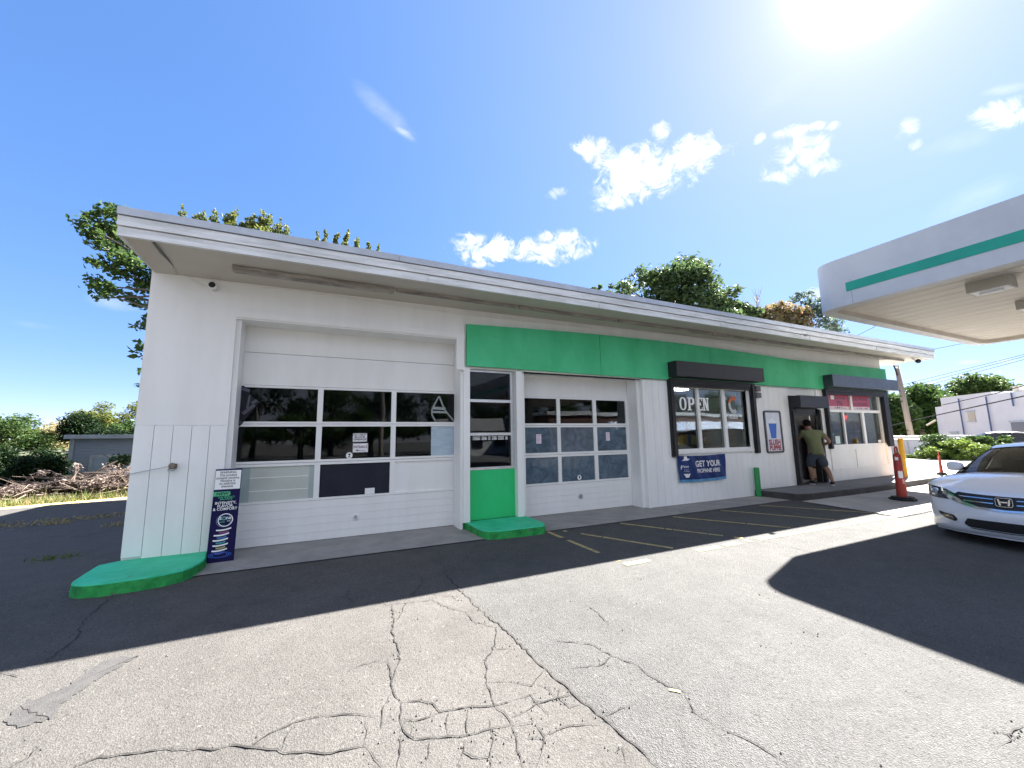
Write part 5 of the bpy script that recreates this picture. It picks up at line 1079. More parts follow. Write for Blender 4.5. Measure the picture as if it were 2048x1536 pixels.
M['carglass'] = glass_mat('car_glass', (.10, .11, .10), refl=1.3); M['chrome'] = mat('chrome', (.62, .64, .67), .14, .02, 3, metal=1); M['lampglass'] = mat('lamp_cover', (.035, .04, .048), .08, .3, 8, coat=1); M['lampdark'] = mat('lamp_lens', (.18, .2, .24), .05, .1, 3, coat=1); M['amber'] = mat('amber_marker', (.45, .14, .02), .2, .1, 3)
car = build_car((8.40, -4.37, -.115), M['carwhite'], 'white sedan facing the camera under the edge of the canopy')
car.rotation_euler = (0, rad(.6), 0)
c2 = far(1992, 880, 33.2); aa = rad(-70); car2 = build_car((c2.x-2.4*math.cos(aa), c2.y-2.4*math.sin(aa), -.05), M['cargrey'], 'dark grey car whose roof just shows over the bushes behind the white sedan', emblem=False); car2.rotation_euler = (0, 0, aa); car2.scale = (1, 1, 1.04)
# ------------------------------------------------------------------ vegetation
LF = {'dark': leaf_mat('dark_green_leaves', (.018, .045, .012), (.05, .10, .022)), 'mid': leaf_mat('mid_green_leaves', (.022, .052, .016), (.065, .11, .03)),
      'yellow': leaf_mat('yellow_green_leaves', (.055, .085, .02), (.15, .17, .045), (.22, .19, .07)), 'autumn': leaf_mat('autumn_leaves', (.10, .10, .045), (.20, .155, .085), (.28, .13, .08)),
      'blue': leaf_mat('bluish_leaves', (.05, .08, .07), (.11, .15, .12)), 'brown': leaf_mat('dead_leaves', (.10, .075, .065), (.30, .25, .215)), 'tanl': leaf_mat('seedy_pale_leaves', (.16, .15, .06), (.36, .30, .17)),
      'weed': leaf_mat('weed_leaves', (.05, .09, .02), (.13, .18, .045)), 'lime': leaf_mat('lime_leaves', (.06, .12, .02), (.16, .22, .05))}
M['bark'] = mat('bark', (.10, .085, .07), .95, .25, 6, .5, 20); M['twig'] = mat('dead_twigs', (.30, .25, .20), .9, .3, 9)
def leaves(clumps, n, size, seed, mb=None, droop=.2, up=0.0, aspect=.5):
    """leaf-sized faces through ellipsoid clumps (centre, radii); each is a small folded leaf"""
    rs = np.random.RandomState(seed); mb = mb or MB(); tot = sum(c[1][0]*c[1][1]*c[1][2] for c in clumps)
    for (c, r) in clumps:
        k = max(6, int(n*r[0]*r[1]*r[2]/tot)); d = rs.normal(size=(k, 3)); d /= np.linalg.norm(d, axis=1)[:, None]; rad_ = rs.uniform(0, 1, k)**.42*(1+.16*rs.normal(size=k)*(rs.uniform(size=k) < .55))
        p = d*rad_[:, None]*np.array(r)+np.array(c)
        ax = rs.normal(size=(k, 3)); ax[:, 2] = ax[:, 2]*.6-droop+up*2; ax /= np.linalg.norm(ax, axis=1)[:, None]
        w = np.cross(ax, rs.normal(size=(k, 3))); w /= np.linalg.norm(w, axis=1)[:, None]; nn = np.cross(ax, w); s_ = size*rs.uniform(.6, 1.35, k)
        a_ = p-ax*s_[:, None]*.5; b_ = p+ax*s_[:, None]*.5; cc = p+w*s_[:, None]*aspect*.5+nn*s_[:, None]*.08; dd = p-w*s_[:, None]*aspect*.5+nn*s_[:, None]*.08
        o = len(mb.v); V = np.stack([a_, cc, b_, dd], 1).reshape(-1, 3); mb.v += [tuple(v) for v in V]
        mb.f += [(o+4*i, o+4*i+1, o+4*i+2, o+4*i+3) for i in range(k)]; mb.m += [0]*k
    return mb
def crown(c, r, n, seed, sub_=(.30, .5)):
    """uneven clumps scattered through a crown of radii r"""
    rg = random.Random(seed); out = []
    for i in range(n):
        while True:
            d = Vector((rg.uniform(-1, 1), rg.uniform(-1, 1), rg.uniform(-1, 1)))
            if .25 < d.length < 1: break
        k = rg.uniform(*sub_); m_ = min(r)
        out.append(((c[0]+d.x*r[0], c[1]+d.y*r[1], c[2]+d.z*r[2]), (m_*k*rg.uniform(.8, 1.3), m_*k*rg.uniform(.8, 1.3), m_*k*rg.uniform(.5, .85))))
    return out
def trunk(mb, base, top, r, clumps, n, seed):
    rg = random.Random(seed); base, top = Vector(base), Vector(top); m1 = base.lerp(top, .5)+Vector((rg.uniform(-.2, .2), rg.uniform(-.2, .2), 0))
    mb.tube([base, base.lerp(m1, .5), m1, top], [r*1.15, r*.9, r*.7, r*.3], 9)
    for c, _ in (rg.sample(clumps, min(n, len(clumps)))):
        c = Vector(c); s_ = base.lerp(top, rg.uniform(.35, .95)); k = s_.lerp(c, .5)+Vector((0, 0, .12*(c-s_).length)); mb.tube([s_, k, c], [r*.34, r*.2, r*.06], 6)
def tree(label, base, height, cl, n, size, lm, seed, r=.22, cat='tree', group=None, limbs=14, up=0.0, name='tree', aspect=.5):
    t = thing(name, label, cat, base, group); top = Vector((base[0], base[1], base[2]+height*.8)); m_ = MB(); trunk(m_, base, top, r, cl, limbs, seed); obj('trunk', m_, M['bark'], t, smooth=True)
    obj('crown', leaves(cl, n, size, seed, None, .2, up, aspect), LF[lm], t); return t
def bush(label, c, r, n, size, lm, seed, k=12, cat='bush', group=None, name='bush', up=.1):
    t = thing(name, label, cat, (c[0], c[1], gz(c[1])), group); cl = crown(c, r, k, seed, (.4, .65)); m_ = MB(); rg = random.Random(seed)
    for q, _ in rg.sample(cl, min(7, len(cl))): m_.tube([(c[0]+rg.uniform(-.15, .15), c[1]+rg.uniform(-.15, .15), gz(c[1])), ((c[0]+q[0])/2, (c[1]+q[1])/2, q[2]*.5), q], [.03, .02, .008], 5)
    obj('stem', m_, M['bark'], t); obj('foliage', leaves(cl, n, size, seed, None, .1, up), LF[lm], t); return t

LF['roof'] = leaf_mat('grey_green_leaves', (.028, .058, .024), (.075, .115, .045)); LF['vdark'] = leaf_mat('deep_green_leaves', (.006, .016, .006), (.018, .040, .012))
M['branchbrown'] = mat('brown_branches', (.15, .115, .095), .95, .35, 9)
# big tree behind the left end of the building: sprays that sweep up and outwards
def P(px, py, Y): p = onY(px, py, Y); return (p.x, p.y, p.z)
spec = [(160, 443, .55), (185, 430, .6), (215, 424, .8), (245, 430, .9), (180, 465, .7), (205, 455, .9), (235, 465, 1.0), (262, 490, 1.0), (200, 485, .8), (225, 500, .8), (250, 520, .9), (275, 540, .9), (285, 575, .8),
        (190, 525, .6), (215, 530, .8), (240, 548, .7), (185, 558, .55), (205, 572, .75), (228, 580, .6), (262, 600, .6), (285, 610, .6), (180, 578, .4), (215, 590, .5), (195, 597, .35), (255, 590, .4), (275, 655, .35), (262, 652, .22), (283, 650, .4), (275, 700, .45), (285, 690, .5), (270, 715, .3), (280, 742, .25), (275, 770, .2), (300, 560, .8), (310, 640, .7), (320, 720, .8)]
cl = []; rg = random.Random(21)
for px, py, r in spec: cl.append((P(px, py, 11.6+rg.uniform(-.9, .9)), (r*.52, r*.6, r*.32)))
for px, py in ((330, 440), (370, 430), (400, 438), (435, 440), (470, 440), (500, 446), (540, 450), (570, 468), (600, 480)): q = P(px, py+55, 12.5); cl.append((q, (1.0, 1.0, .62)))
tt = tree('tall leafy tree rising behind the left end of the building', (-2.6, 12.2, 0), 9.0, cl, 16000, .20, 'mid', 4, .28, up=.05, limbs=26, aspect=.55)
# sprays of upright shoots above the roof line belong to the next two crowns
def shoots(label, pts, Y, lm, seed, base, group=None):
    cl = []; tips = []; rg = random.Random(seed)
    for px, py, w in pts:
        a_ = Vector(P(px, py, Y)); b_ = Vector(P(px-6, py+30, Y))
        for k in range(6): q = a_.lerp(b_, k/5); s_ = .07+.17*k/5*w; tips.append(((q.x+rg.uniform(-.05, .05), q.y+rg.uniform(-.2, .2), q.z), (s_, s_, .15)))
        cl.append(((b_.x, b_.y, b_.z-.65), (.8, .8, .7)))
    t = tree(label, base, 8.2, cl, 6500, .15, lm, seed, .2, group=group, up=.5, limbs=22); m_ = MB()
    for px, py, w in pts: m_.tube([P(px-8, py+60, Y), P(px-4, py+25, Y), P(px, py+3, Y)], [.022, .014, .005], 5)
    obj('shoot', m_, M['bark'], t); obj('tip_leaves', leaves(tips, 4200, .12, seed+1, None, -.2, .55, .6), LF[lm], t); return t
shoots('pale leafed tree whose upright shoots show over the left part of the roof', [(370, 420, .7), (408, 426, .8), (432, 424, .6), (470, 420, .8), (492, 436, .8), (508, 428, .8), (528, 424, 1), (541, 430, 1), (560, 444, 1), (576, 452, .8), (455, 430, .5), (395, 430, .6)], 12.8, 'yellow', 31, (-.2, 13.2, 0))
shoots('pale leafed tree with thin tips showing over the middle left of the roof', [(637, 470, .5), (652, 468, .6), (675, 472, .6), (696, 463, .5), (716, 478, .5), (740, 485, .5), (756, 497, .4)], 13.2, 'yellow', 32, (2.6, 13.6, 0))
# trees above the right part of the roof
cl = []; rg = random.Random(8)
for px, py, r in [(1250, 570, .8), (1262, 585, .8), (1290, 548, 1.0), (1310, 565, 1.3), (1335, 545, 1.0), (1350, 560, 1.3), (1372, 530, 1.1), (1385, 548, 1.3), (1400, 535, .9), (1405, 565, 1.2), (1360, 590, 1.5), (1320, 600, 1.5), (1400, 600, 1.4), (1430, 585, .9), (1440, 605, .9), (1465, 582, .7), (1474, 580, .4), (1455, 600, .7), (1240, 582, .5), (1380, 640, 1.6), (1440, 640, 1.4), (1300, 640, 1.6)]:
    cl.append((tuple(far(px, py, 25+rg.uniform(-1, 1))), (r*.85, r*.85, r*.55)))
b_ = far(1375, 900, 25); tree('large dark green tree standing above the middle of the roof', (b_.x, b_.y, 0), 11.5, cl, 7500, .34, 'roof', 6, .3, limbs=18, aspect=.42)
for i, (lab, pts, D, lm, n, sz, r, sd) in enumerate([
    ('small green treetop just left of the dark tree above the roof', [(1190, 577, .25), (1200, 575, .3), (1222, 573, .3), (1215, 590, .6), (1195, 592, .6)], 26, 'roof', 600, .26, .1, 41),
    ('low green treetop between the dark tree and the reddish tree', [(1465, 618, .6), (1480, 615, .7), (1495, 622, .6), (1510, 625, .6), (1490, 640, .9), (1520, 640, .7)], 27, 'roof', 1700, .28, .14, 42),
    ('reddish turning tree above the right part of the roof', [(1532, 625, .6), (1545, 618, .7), (1560, 615, .8), (1580, 622, .8), (1600, 625, .8), (1610, 632, .7), (1570, 640, 1.0), (1600, 650, 1.0), (1545, 640, .8)], 28, 'autumn', 1900, .26, .16, 43),
    ('thin bluish open tree beside the canopy corner', [(1585, 600, .5), (1600, 592, .6), (1615, 590, .6), (1628, 603, .7), (1642, 615, .7), (1650, 600, .5), (1640, 630, .8), (1660, 645, .9), (1625, 620, .7), (1675, 655, .6), (1690, 662, .4), (1655, 665, .9), (1610, 608, .5)], 30, 'blue', 1150, .24, .14, 44)]):
    rg = random.Random(sd); cl = [(tuple(far(px, py, D+rg.uniform(-1, 1))), (r_*.7, r_*.7, r_*.5)) for px, py, r_ in pts]; q = far(pts[len(pts)//2][0], 900, D); tree(lab, (q.x, q.y, 0), far(pts[0][0], pts[0][1], D).z, cl, n, sz, lm, sd, r, limbs=12)
# bare sapling
t = thing('bare_tree', 'leafless pale sapling above the roof beside the reddish tree', 'tree', tuple(far(1515, 900, 28).xy)+(0,)); m_ = MB(); b_ = far(1516, 900, 28); tp = far(1514, 588, 28); rg = random.Random(3)
m_.tube([(b_.x, b_.y, 0), b_.lerp(tp, .6), tp], [.12, .07, .012], 7)
for k in range(26): s_ = b_.lerp(tp, rg.uniform(.72, .98)); e_ = s_+Vector((rg.uniform(-.8, .8), rg.uniform(-.8, .8), rg.uniform(.4, 1.2))); m_.tube([s_, s_.lerp(e_, .5)+Vector((0, 0, -.05)), e_], [.022, .014, .005], 5)
obj('trunk', m_, mat('pale_bark', (.42, .36, .30), .9, .2, 6), t)

# left background: shed, low roof under vines, bushes, brush pile, grass strip
sx0, sx1, sY, sz1 = -8.05, -3.2, 13.0, 1.80
SH_ = thing('shed', 'weathered grey blue clapboard shed behind the brush pile', 'shed', (-5.5, sY, 0)); M['clap'] = mat('grey_blue_clapboard', (.15, .19, .25), .85, .2, 4, .2, 30, col2=(.12, .145, .19), stretch=(.6, 1, 7)); M['shedtrim'] = mat('shed_trim', (.17, .20, .24), .8, .15, 6)
a_ = MB(); zz = .0
while zz < sz1-.12: a_.prism([(sY, zz), (sY+.03, zz+.10), (sY+.03, zz), ], sx0, sx1, 'x'); zz += .105
a_.box(sx0, sx1, sY+.03, sY+4, 0, sz1-.1); fixn(obj('wall', a_, M['clap'], SH_))
a_ = MB(); a_.box(sx0-.10, sx1, sY-.20, sY+4.2, sz1-.02, sz1+.05); a_.box(sx0-.10, sx1, sY-.24, sY-.2, sz1-.09, sz1+.04); obj('roof', a_, M['shedtrim'], SH_)
a_ = MB(); a_.box(sx0-.02, sx0+.10, sY-.03, sY, 0, sz1-.1); a_.box(sx0+.55, sx0+.66, sY-.03, sY, 0, 1.02); a_.box(sx0+.55, sx1, sY-.03, sY, 1.02, 1.14); obj('trim', a_, M['shedtrim'], SH_)
a_ = MB(); a_.box(sx0+.66, sx1, sY-.015, sY+.01, 0, 1.02); obj('door', a_, mat('grey_blue_door', (.14, .19, .26), .8, .15, 3), SH_)
LR = thing('low_shed', 'low mossy roofed outbuilding buried in vines left of the grey blue shed', 'shed', (-13, 15.5, 0)); a_ = MB(); a_.box(-16.5, -9.4, 15.5, 18, 0, 1.0); obj('wall', a_, M['shopdark'], LR); a_ = MB(); a_.box(-16.6, -9.2, 15.2, 18.2, 1.0, 1.10); a_.add([(-16.6, 15.2, 1.10), (-9.2, 15.2, 1.10), (-9.2, 18.2, 1.5), (-16.6, 18.2, 1.5)], [(0, 1, 2, 3)]); obj('roof', a_, mat('mossy_roof', (.075, .08, .055), .95, .4, 3, spec=.1), LR)
bush('dark vine mound in front of the low outbuilding', (-11.0, 13.4, .62), (2.5, 1.0, .72), 13000, .12, 'vdark', 51, 22); bush('dark vine mound at the far left edge', (-14.6, 12.8, .6), (2.6, 1.1, .8), 12000, .12, 'vdark', 52, 22)
q = far(75, 945, 19.6); bush('dark tangle of vines between the brush pile and the low outbuilding', (q.x, q.y, .5), (2.1, .7, .62), 9000, .11, 'vdark', 63, 20); q = far(15, 940, 20.5); bush('dark bramble at the far left behind the brush pile', (q.x, q.y, .6), (1.6, .7, .7), 8000, .11, 'vdark', 64, 18)
bush('brown green shrub at the left edge behind the grass', (-13.0, 11.2, .5), (1.2, .7, .55), 2600, .14, 'mid', 53, 12)
def fb(px, py, D, r, n, size, lm, sd, lab, k=16): q = far(px, py, D); return bush(lab, tuple(q), (r, r*.8, r*.6), n, size, lm, sd, k, 'tree', None, 'bushy_tree')
fb(25, 893, 27, 2.1, 9000, .13, 'mid', 54, 'mid green bushy tree at the far left edge'); fb(90, 885, 27, 1.9, 9000, .11, 'tanl', 55, 'pale seedy bushy tree left of the shed roof'); fb(112, 893, 28.5, 1.6, 7000, .11, 'yellow', 56, 'olive bushy tree behind the low outbuilding'); fb(55, 895, 28.5, 1.8, 8000, .12, 'yellow', 57, 'olive green bush between the far left trees')
cl = [(tuple(far(px, py, 23.4)), (r, r, r*.8)) for px, py, r in ((150, 846, .5), (162, 843, .5), (172, 852, .55), (140, 858, .4), (158, 860, .6), (182, 860, .45), (168, 868, .6), (150, 870, .5))]; q = far(165, 860, 23.4); tree('small dense dark evergreen on the left corner of the shed roof', (q.x, q.y, 0), 2.4, cl, 5200, .11, 'vdark', 58, .1, limbs=6)
fb(178, 842, 27, .9, 3600, .12, 'yellow', 59, 'yellow green treetop left of centre behind the shed'); fb(228, 842, 28, 1.6, 7000, .12, 'yellow', 60, 'light yellow green treetop behind the right of the shed', 18); fb(258, 868, 24.5, .9, 3200, .12, 'mid', 61, 'green treetop just left of the white wall behind the shed')
t = thing('vine', 'dark vine lying along the shed roof', 'vine', (-5.6, sY+.4, sz1)); cl = [((x, sY+.3+.2*math.sin(x*3), sz1+.12+.06*math.sin(x*5)), (.34, .35, .15)) for x in np.linspace(-7.5, -3.4, 15)]; obj('foliage', leaves(cl, 4200, .10, 62), LF['vdark'], t)
# strip of grass and dry edge in front of the brush
M['grassbase'] = mat('rough_grass_base', (.16, .17, .05), .95, .3, 3, .4, 30, col2=(.24, .19, .08))
a_ = MB(); a_.add([(-30, 6.2, .006), (-9.6, 7.05, .006), (-6.3, 8.0, .006), (-3.8, 8.95, .006), (0, 9.3, .006), (0, 40, .006), (-60, 40, .006), (-60, 6, .006)], [tuple(range(8))]); fixn(struct('grass_verge', a_, M['grassbase']))
a_ = MB(); a_.add([(-30, 5.9, .003), (-9.6, 6.75, .003), (-6.3, 7.65, .003), (-3.8, 8.6, .003), (0, 9, .003), (0, 9.4, .008), (-3.8, 9.2, .008), (-6.3, 8.3, .008), (-9.6, 7.4, .008), (-30, 6.5, .008)], [tuple(range(10))]); fixn(struct('dry_edge', a_, M['straw']))
rs = np.random.RandomState(2); g_ = MB()
for k in range(9000):
    x = -3-rs.uniform()**.8*13; e_ = np.interp(x, [-16, -9.6, -6.3, -3.8], [6.9, 7.2, 8.15, 9.1]); y = e_+abs(rs.normal())*.7; h = rs.uniform(.05, .22)*(1 if rs.uniform() > .1 else 1.8); a = rs.uniform(0, 6.28); w_ = .012; dx, dy = rs.normal(size=2)*.06
    g_.add([(x-w_*math.cos(a), y-w_*math.sin(a), 0), (x+w_*math.cos(a), y+w_*math.sin(a), 0), (x+dx, y+dy, h)], [(0, 1, 2)], 0 if rs.uniform() < .55 else 1)
struct('grass', g_, [LF['weed'], LF['tanl']], 'stuff')
for k, (x, y, sd) in enumerate(((-3.4, 3.6, 1), (-3.2, 1.1, 2), (-4.6, 4.4, 3), (-5.0, 2.6, 4))):
    g_ = MB(); rg = random.Random(sd)
    for i in range(60): a = rg.uniform(0, 6.28); r_ = rg.uniform(0, .16); x2, y2 = x+r_*math.cos(a)*1.8, y+r_*math.sin(a); h = rg.uniform(.02, .09); g_.add([(x2-.008, y2, 0), (x2+.008, y2, 0), (x2+rg.gauss(0, .05), y2+rg.gauss(0, .05), h)], [(0, 1, 2)])
    o_ = obj('weed_tuft', g_, LF['tanl'] if k % 2 == 0 else LF['weed']); o_['kind'] = 'stuff'
a_ = MB(); rg = random.Random(77)                    # sparse dry growth creeping over the side asphalt
for k in range(900):
    u = rg.random(); x = -2.6-4.5*u+rg.gauss(0, .35); y = 5.4-1.3*u+rg.gauss(0, .16)*(1+u); h = rg.uniform(.01, .05); a = rg.uniform(0, 6.28); a_.add([(x-.02*math.cos(a), y-.02*math.sin(a), .002), (x+.02*math.cos(a), y+.02*math.sin(a), .002), (x+rg.gauss(0, .05), y+rg.gauss(0, .05), h)], [(0, 1, 2)])
struct('dry_weeds', a_, LF['tanl'], 'stuff')
# brush pile
BP = thing('brush_pile', 'heap of dead branches and dry leaves on the grass in front of the shed', 'brush pile', (-6.5, 10, 0)); rg = random.Random(12); tw = MB(); lv = []
def hz(x): return float(np.interp(x, [-9.8, -8.8, -7.6, -6.6, -5.6, -4.4, -3.4], [.08, .25, .40, .62, .72, .78, .45]))
for k in range(520):
    x = rg.uniform(-9.6, -3.4); y = 9.9+rg.gauss(0, .45); h = hz(x)*max(0, 1-((y-9.9)/1.15)**2); z = rg.uniform(0, h); L_ = rg.uniform(.3, 1.3); d_ = Vector((rg.gauss(0, 1), rg.gauss(0, .7), rg.gauss(.05, .28))).normalized(); s_ = Vector((x, y, max(.02, z))); e_ = s_+d_*L_; e_.z = max(.02, min(e_.z, h+.25)); tw.tube([s_, s_.lerp(e_, .5)+Vector((0, 0, rg.uniform(-.05, .08))), e_], [rg.uniform(.010, .024), .011, .004], 5)
for (x0, z0, x1, z1, r_) in ((-8.6, .15, -8.0, .62, .02), (-9.3, .12, -8.6, .55, .03), (-7.7, .3, -7.1, .78, .03), (-6.5, .5, -6.45, .95, .035), (-6.2, .5, -5.6, 1.0, .04), (-9.6, .04, -8.2, .18, .03), (-5.4, .6, -5.25, .9, .02)):
    tw.tube([(x0, 9.6, z0), ((x0+x1)/2, 9.6, (z0+z1)/2+.03), (x1, 9.7, z1)], [r_, r_*.8, r_*.4], 6)
obj('branches', tw, M['branchbrown'], BP)
cl = [((x, 9.9+rg.gauss(0, .3), max(.08, hz(x)*rg.uniform(.3, .9))), (.35, .4, .16)) for x in np.linspace(-9.0, -3.5, 36)]; cl += [((-6.45, 9.65, .85), (.12, .12, .16)), ((-5.75, 9.7, .85), (.22, .12, .14)), ((-7.2, 9.65, .7), (.2, .12, .10)), ((-6.9, 9.7, .6), (.1, .1, .2))]
obj('dry_leaves', leaves(cl, 9500, .10, 12), LF['brown'], BP)
t = thing('dead_sapling', 'dark leafless sapling in front of the shed door', 'sapling', (-6.0, 11.4, 0)); m_ = MB(); rg = random.Random(4)
m_.tube([(-6.0, 11.4, 0), (-6.1, 11.4, .7), (-6.15, 11.4, 1.0)], [.06, .05, .03], 6)
for dx, dz in ((-.5, .35), (.4, .3), (-.3, .2), (.3, .45), (-.1, .4)): m_.tube([(-6.08, 11.4, .75), (-6.08+dx*.6, 11.4, .85+dz*.5), (-6.08+dx, 11.4, .85+dz)], [.03, .02, .008], 5)
obj('stem', m_, M['bark'], t); obj('foliage', leaves([((-6.1, 11.4, .95), (.35, .2, .22)), ((-6.1, 11.4, .6), (.12, .12, .3))], 500, .1, 5), LF['dark'], t)

# ------------------------------------------------------------------ far right: fence, trailer, pale building, pole, trees
RZ = .14
a_ = MB(); a_.add([(24, 40, .02), (27.0, 4.6, .02), (36.5, -2.4, .02), (60, -18, .02), (140, 20, .02), (120, 90, .02)], [tuple(range(6))]); fixn(struct('rough_ground', a_, M['soil']))
FD = Vector((.80, -.60, 0)); f0 = Vector((24.6, 7.4, .12))
FN = thing('chain_link_fence', 'chain link fence with a top rail at the back of the side lot', 'fence', tuple(f0)); a_ = MB(); FL_ = 15.5; FH = .98
for k in range(7): p = f0+FD*(FL_*k/6); a_ = MB(); lean = .28 if k == 3 else 0; a_.tube([p, p+Vector((-lean, 0, FH+.06))], .03, 7); obj('fence_post', a_, M['galv'], FN)
a_ = MB(); a_.tube([f0+Vector((0, 0, FH)), f0+FD*FL_+Vector((0, 0, FH))], .024, 7); obj('top_rail', a_, M['galv'], FN)
a_ = MB(); s_ = .085; nW = int(FL_/s_)
def fp(u, z): return f0+FD*u+Vector((0, 0, z))
for k in range(-int(FH/s_)-1, nW):
    for sg in (1, -1):
        u0_, z0_, u1_, z1_ = k*s_, 0.02, k*s_+FH, FH
        if sg < 0: z0_, z1_ = FH, .02
        ua, ub = max(0, u0_), min(FL_, u1_)
        if ub-ua < .02: continue
        za = z0_+(z1_-z0_)*(ua-u0_)/(u1_-u0_); zb2 = z0_+(z1_-z0_)*(ub-u0_)/(u1_-u0_); a_.tube([fp(ua, za), fp(ub, zb2)], .0035, 3, caps=False)
obj('mesh', a_, M['galv'], FN)
def fr(px, py, D, lab, r, n, sz, lm, sd, k=10): q = far(px, py, D); return bush(lab, tuple(q), r, n, sz, lm, sd, k)
for args in [(1888, 892, 29.5, 'tall pale green bush standing highest beside the fence', (.75, .7, .85), 2600, .14, 'mid', 71), (1880, 900, 29, 'lime green bush low in front of the fence', (.55, .5, .45), 1500, .13, 'lime', 72), (1905, 912, 29.3, 'dark shaded bush at the foot of the fence', (.85, .7, .6), 2200, .14, 'dark', 73), (1938, 905, 28.8, 'lime green bush behind the mirror of the white car', (.8, .6, .55), 2400, .13, 'lime', 74), (1925, 900, 31, 'grey green bush behind the lime bushes', (1.1, .8, .5), 2400, .15, 'mid', 75), (1965, 900, 31, 'green bush behind the windscreen of the white car', (1.2, .9, .55), 2600, .15, 'mid', 76), (1850, 913, 29.5, 'low weedy bush at the left of the fence', (.8, .5, .32), 1500, .11, 'weed', 77), (1815, 914, 29.5, 'small weedy clump by the yellow bollard', (.5, .4, .25), 700, .1, 'weed', 78), (2010, 896, 32, 'green bush at the right edge behind the white car', (1.6, 1, .5), 2500, .16, 'mid', 79)]:
    px, py, D, lab, r, n, sz, lm, sd = args; fr(px, py, D, lab, r, n, sz, lm, sd)
# white trailer box behind the fence
q0 = far(1778, 900, 33.5); q1 = far(1850, 900, 31.5); e = (q1-q0); e.z = 0; L_ = e.length; e.normalize(); nb = Vector((-e.y, e.x, 0)); nb = nb if nb.dot(Vector((1, .6, 0))) > 0 else -nb
TRL = thing('storage_trailer', 'low white storage trailer behind the chain link fence', 'trailer', (q0.x, q0.y, 0)); zt_ = far(1810, 873, 32.5).z
def obox(mb, o, e_, n_, u0_, u1_, v0, v1, z0, z1): mb.prism([tuple((o+e_*u+n_*v).xy) for u, v in ((u0_, v0), (u1_, v0), (u1_, v1), (u0_, v1))], z0, z1)
a_ = MB(); obox(a_, q0, e, nb, -1, L_, 0, 2.4, .15, zt_-.1); fixn(obj('body', a_, mat('dirty_white_metal', (.58, .60, .64), .6, .12, 2), TRL)); a_ = MB(); obox(a_, q0, e, nb, -1.1, L_+.12, -.12, 2.5, zt_-.1, zt_+.03); fixn(obj('roof', a_, mat('cream_roof_edge', (.74, .73, .68), .6, .06, 2), TRL)); a_ = MB(); obox(a_, q0, e, nb, 1.4, 1.46, -.03, 0, .15, zt_-.1); obox(a_, q0, e, nb, 0.2, .26, -.03, 0, .15, zt_-.1); fixn(obj('rib', a_, M['galv'], TRL))  # trailer roof edge is a paler, warmer white than the body
a_ = MB(); q = far(1858, 874, 33); a_.tube([(q.x, q.y, 0), (q.x, q.y, q.z+.05)], .05, 8); a_.tube([(q.x, q.y, q.z+.0), (q.x, q.y, q.z+.08)], .09, 8); tag(obj('vent_pipe', a_, M['galv']), 'small grey vent pipe between the trailer and the pale building', 'pipe')
# pale blue-white industrial building
BG = thing('industrial_building', 'pale lilac white industrial building with blue drainpipes', 'building', tuple(far(1960, 900, 46).xy)+(0,)); M['lilac'] = mat('lilac_white_wall', (.66, .67, .70), .8, .06, .6, .05, 20); M['bluepipe'] = mat('blue_drainpipe', (.07, .11, .24), .5, .1, 4)
A0 = far(1892, 870, 45); A1 = far(2048, 870, 40); e = (A1-A0); e.z = 0; e.normalize(); nb = Vector((-e.y, e.x, 0)); nb = nb if nb.dot(A0-CAM) > 0 else -nb; LL = (A1-A0).length
def dirz(px, py, s=0):  # height where a photo ray meets the front wall
    d = ray(px, py); t = ((A0-CAM).dot(nb))/d.dot(nb); return CAM+d*t
hz0 = dirz(1892, 797).z; hz1 = dirz(1988, 791).z; hz2 = dirz(2040, 784).z; u1 = (dirz(1985, 800)-A0).dot(e)
a_ = MB(); obox(a_, A0, e, nb, 0, u1, 0, 12, 0, hz0+.1); obox(a_, A0, e, nb, u1, LL+14, .0, 12, 0, hz2+.05); cF = dirz(1866, 814); uL = (cF-A0).dot(e); obox(a_, A0, e, nb, uL-.2, 0, .25, 9, 0, cF.z); fixn(obj('wall', a_, M['lilac'], BG))
for px, py0, py1 in ((1920, 797, 880), (1975, 793, 880), (2026, 785, 812)):
    p0 = dirz(px-5, py0) if False else dirz(px, py0); p1 = p0.copy(); p1.z = dirz(px+8, py1).z; a_ = MB(); a_.tube([p0-nb*.1, p1-nb*.1], .042, 8); obj('drainpipe', a_, M['bluepipe'], BG)
for (px, py, w_, h_, m_) in ((1944, 833, .55, .62, M['tan']), (1910, 872, .7, .5, M['panelside']), (2044, 860, 1.2, 1.0, M['cargrey'])):
    c_ = dirz(px, py); u = (c_-A0).dot(e); a_ = MB(); obox(a_, A0, e, nb, u-w_/2, u+w_/2, -.05, .05, c_.z-h_/2, c_.z+h_/2); wn_ = fixn(obj('window', a_, m_, BG)); a_ = MB(); obox(a_, A0, e, nb, u-w_/2-.08, u+w_/2+.08, -.09, -.05, c_.z+h_/2, c_.z+h_/2+.08); obox(a_, A0, e, nb, u-w_/2-.08, u+w_/2+.08, -.09, -.05, c_.z-h_/2-.08, c_.z-h_/2); fixn(sub('frame', a_, M['galv'], wn_))
a_ = MB(); obox(a_, A0, e, nb, LL-.6, LL-.2, .3, .7, hz2+.05, hz2+.45); fixn(obj('roof_vent', a_, M['tan'], BG))
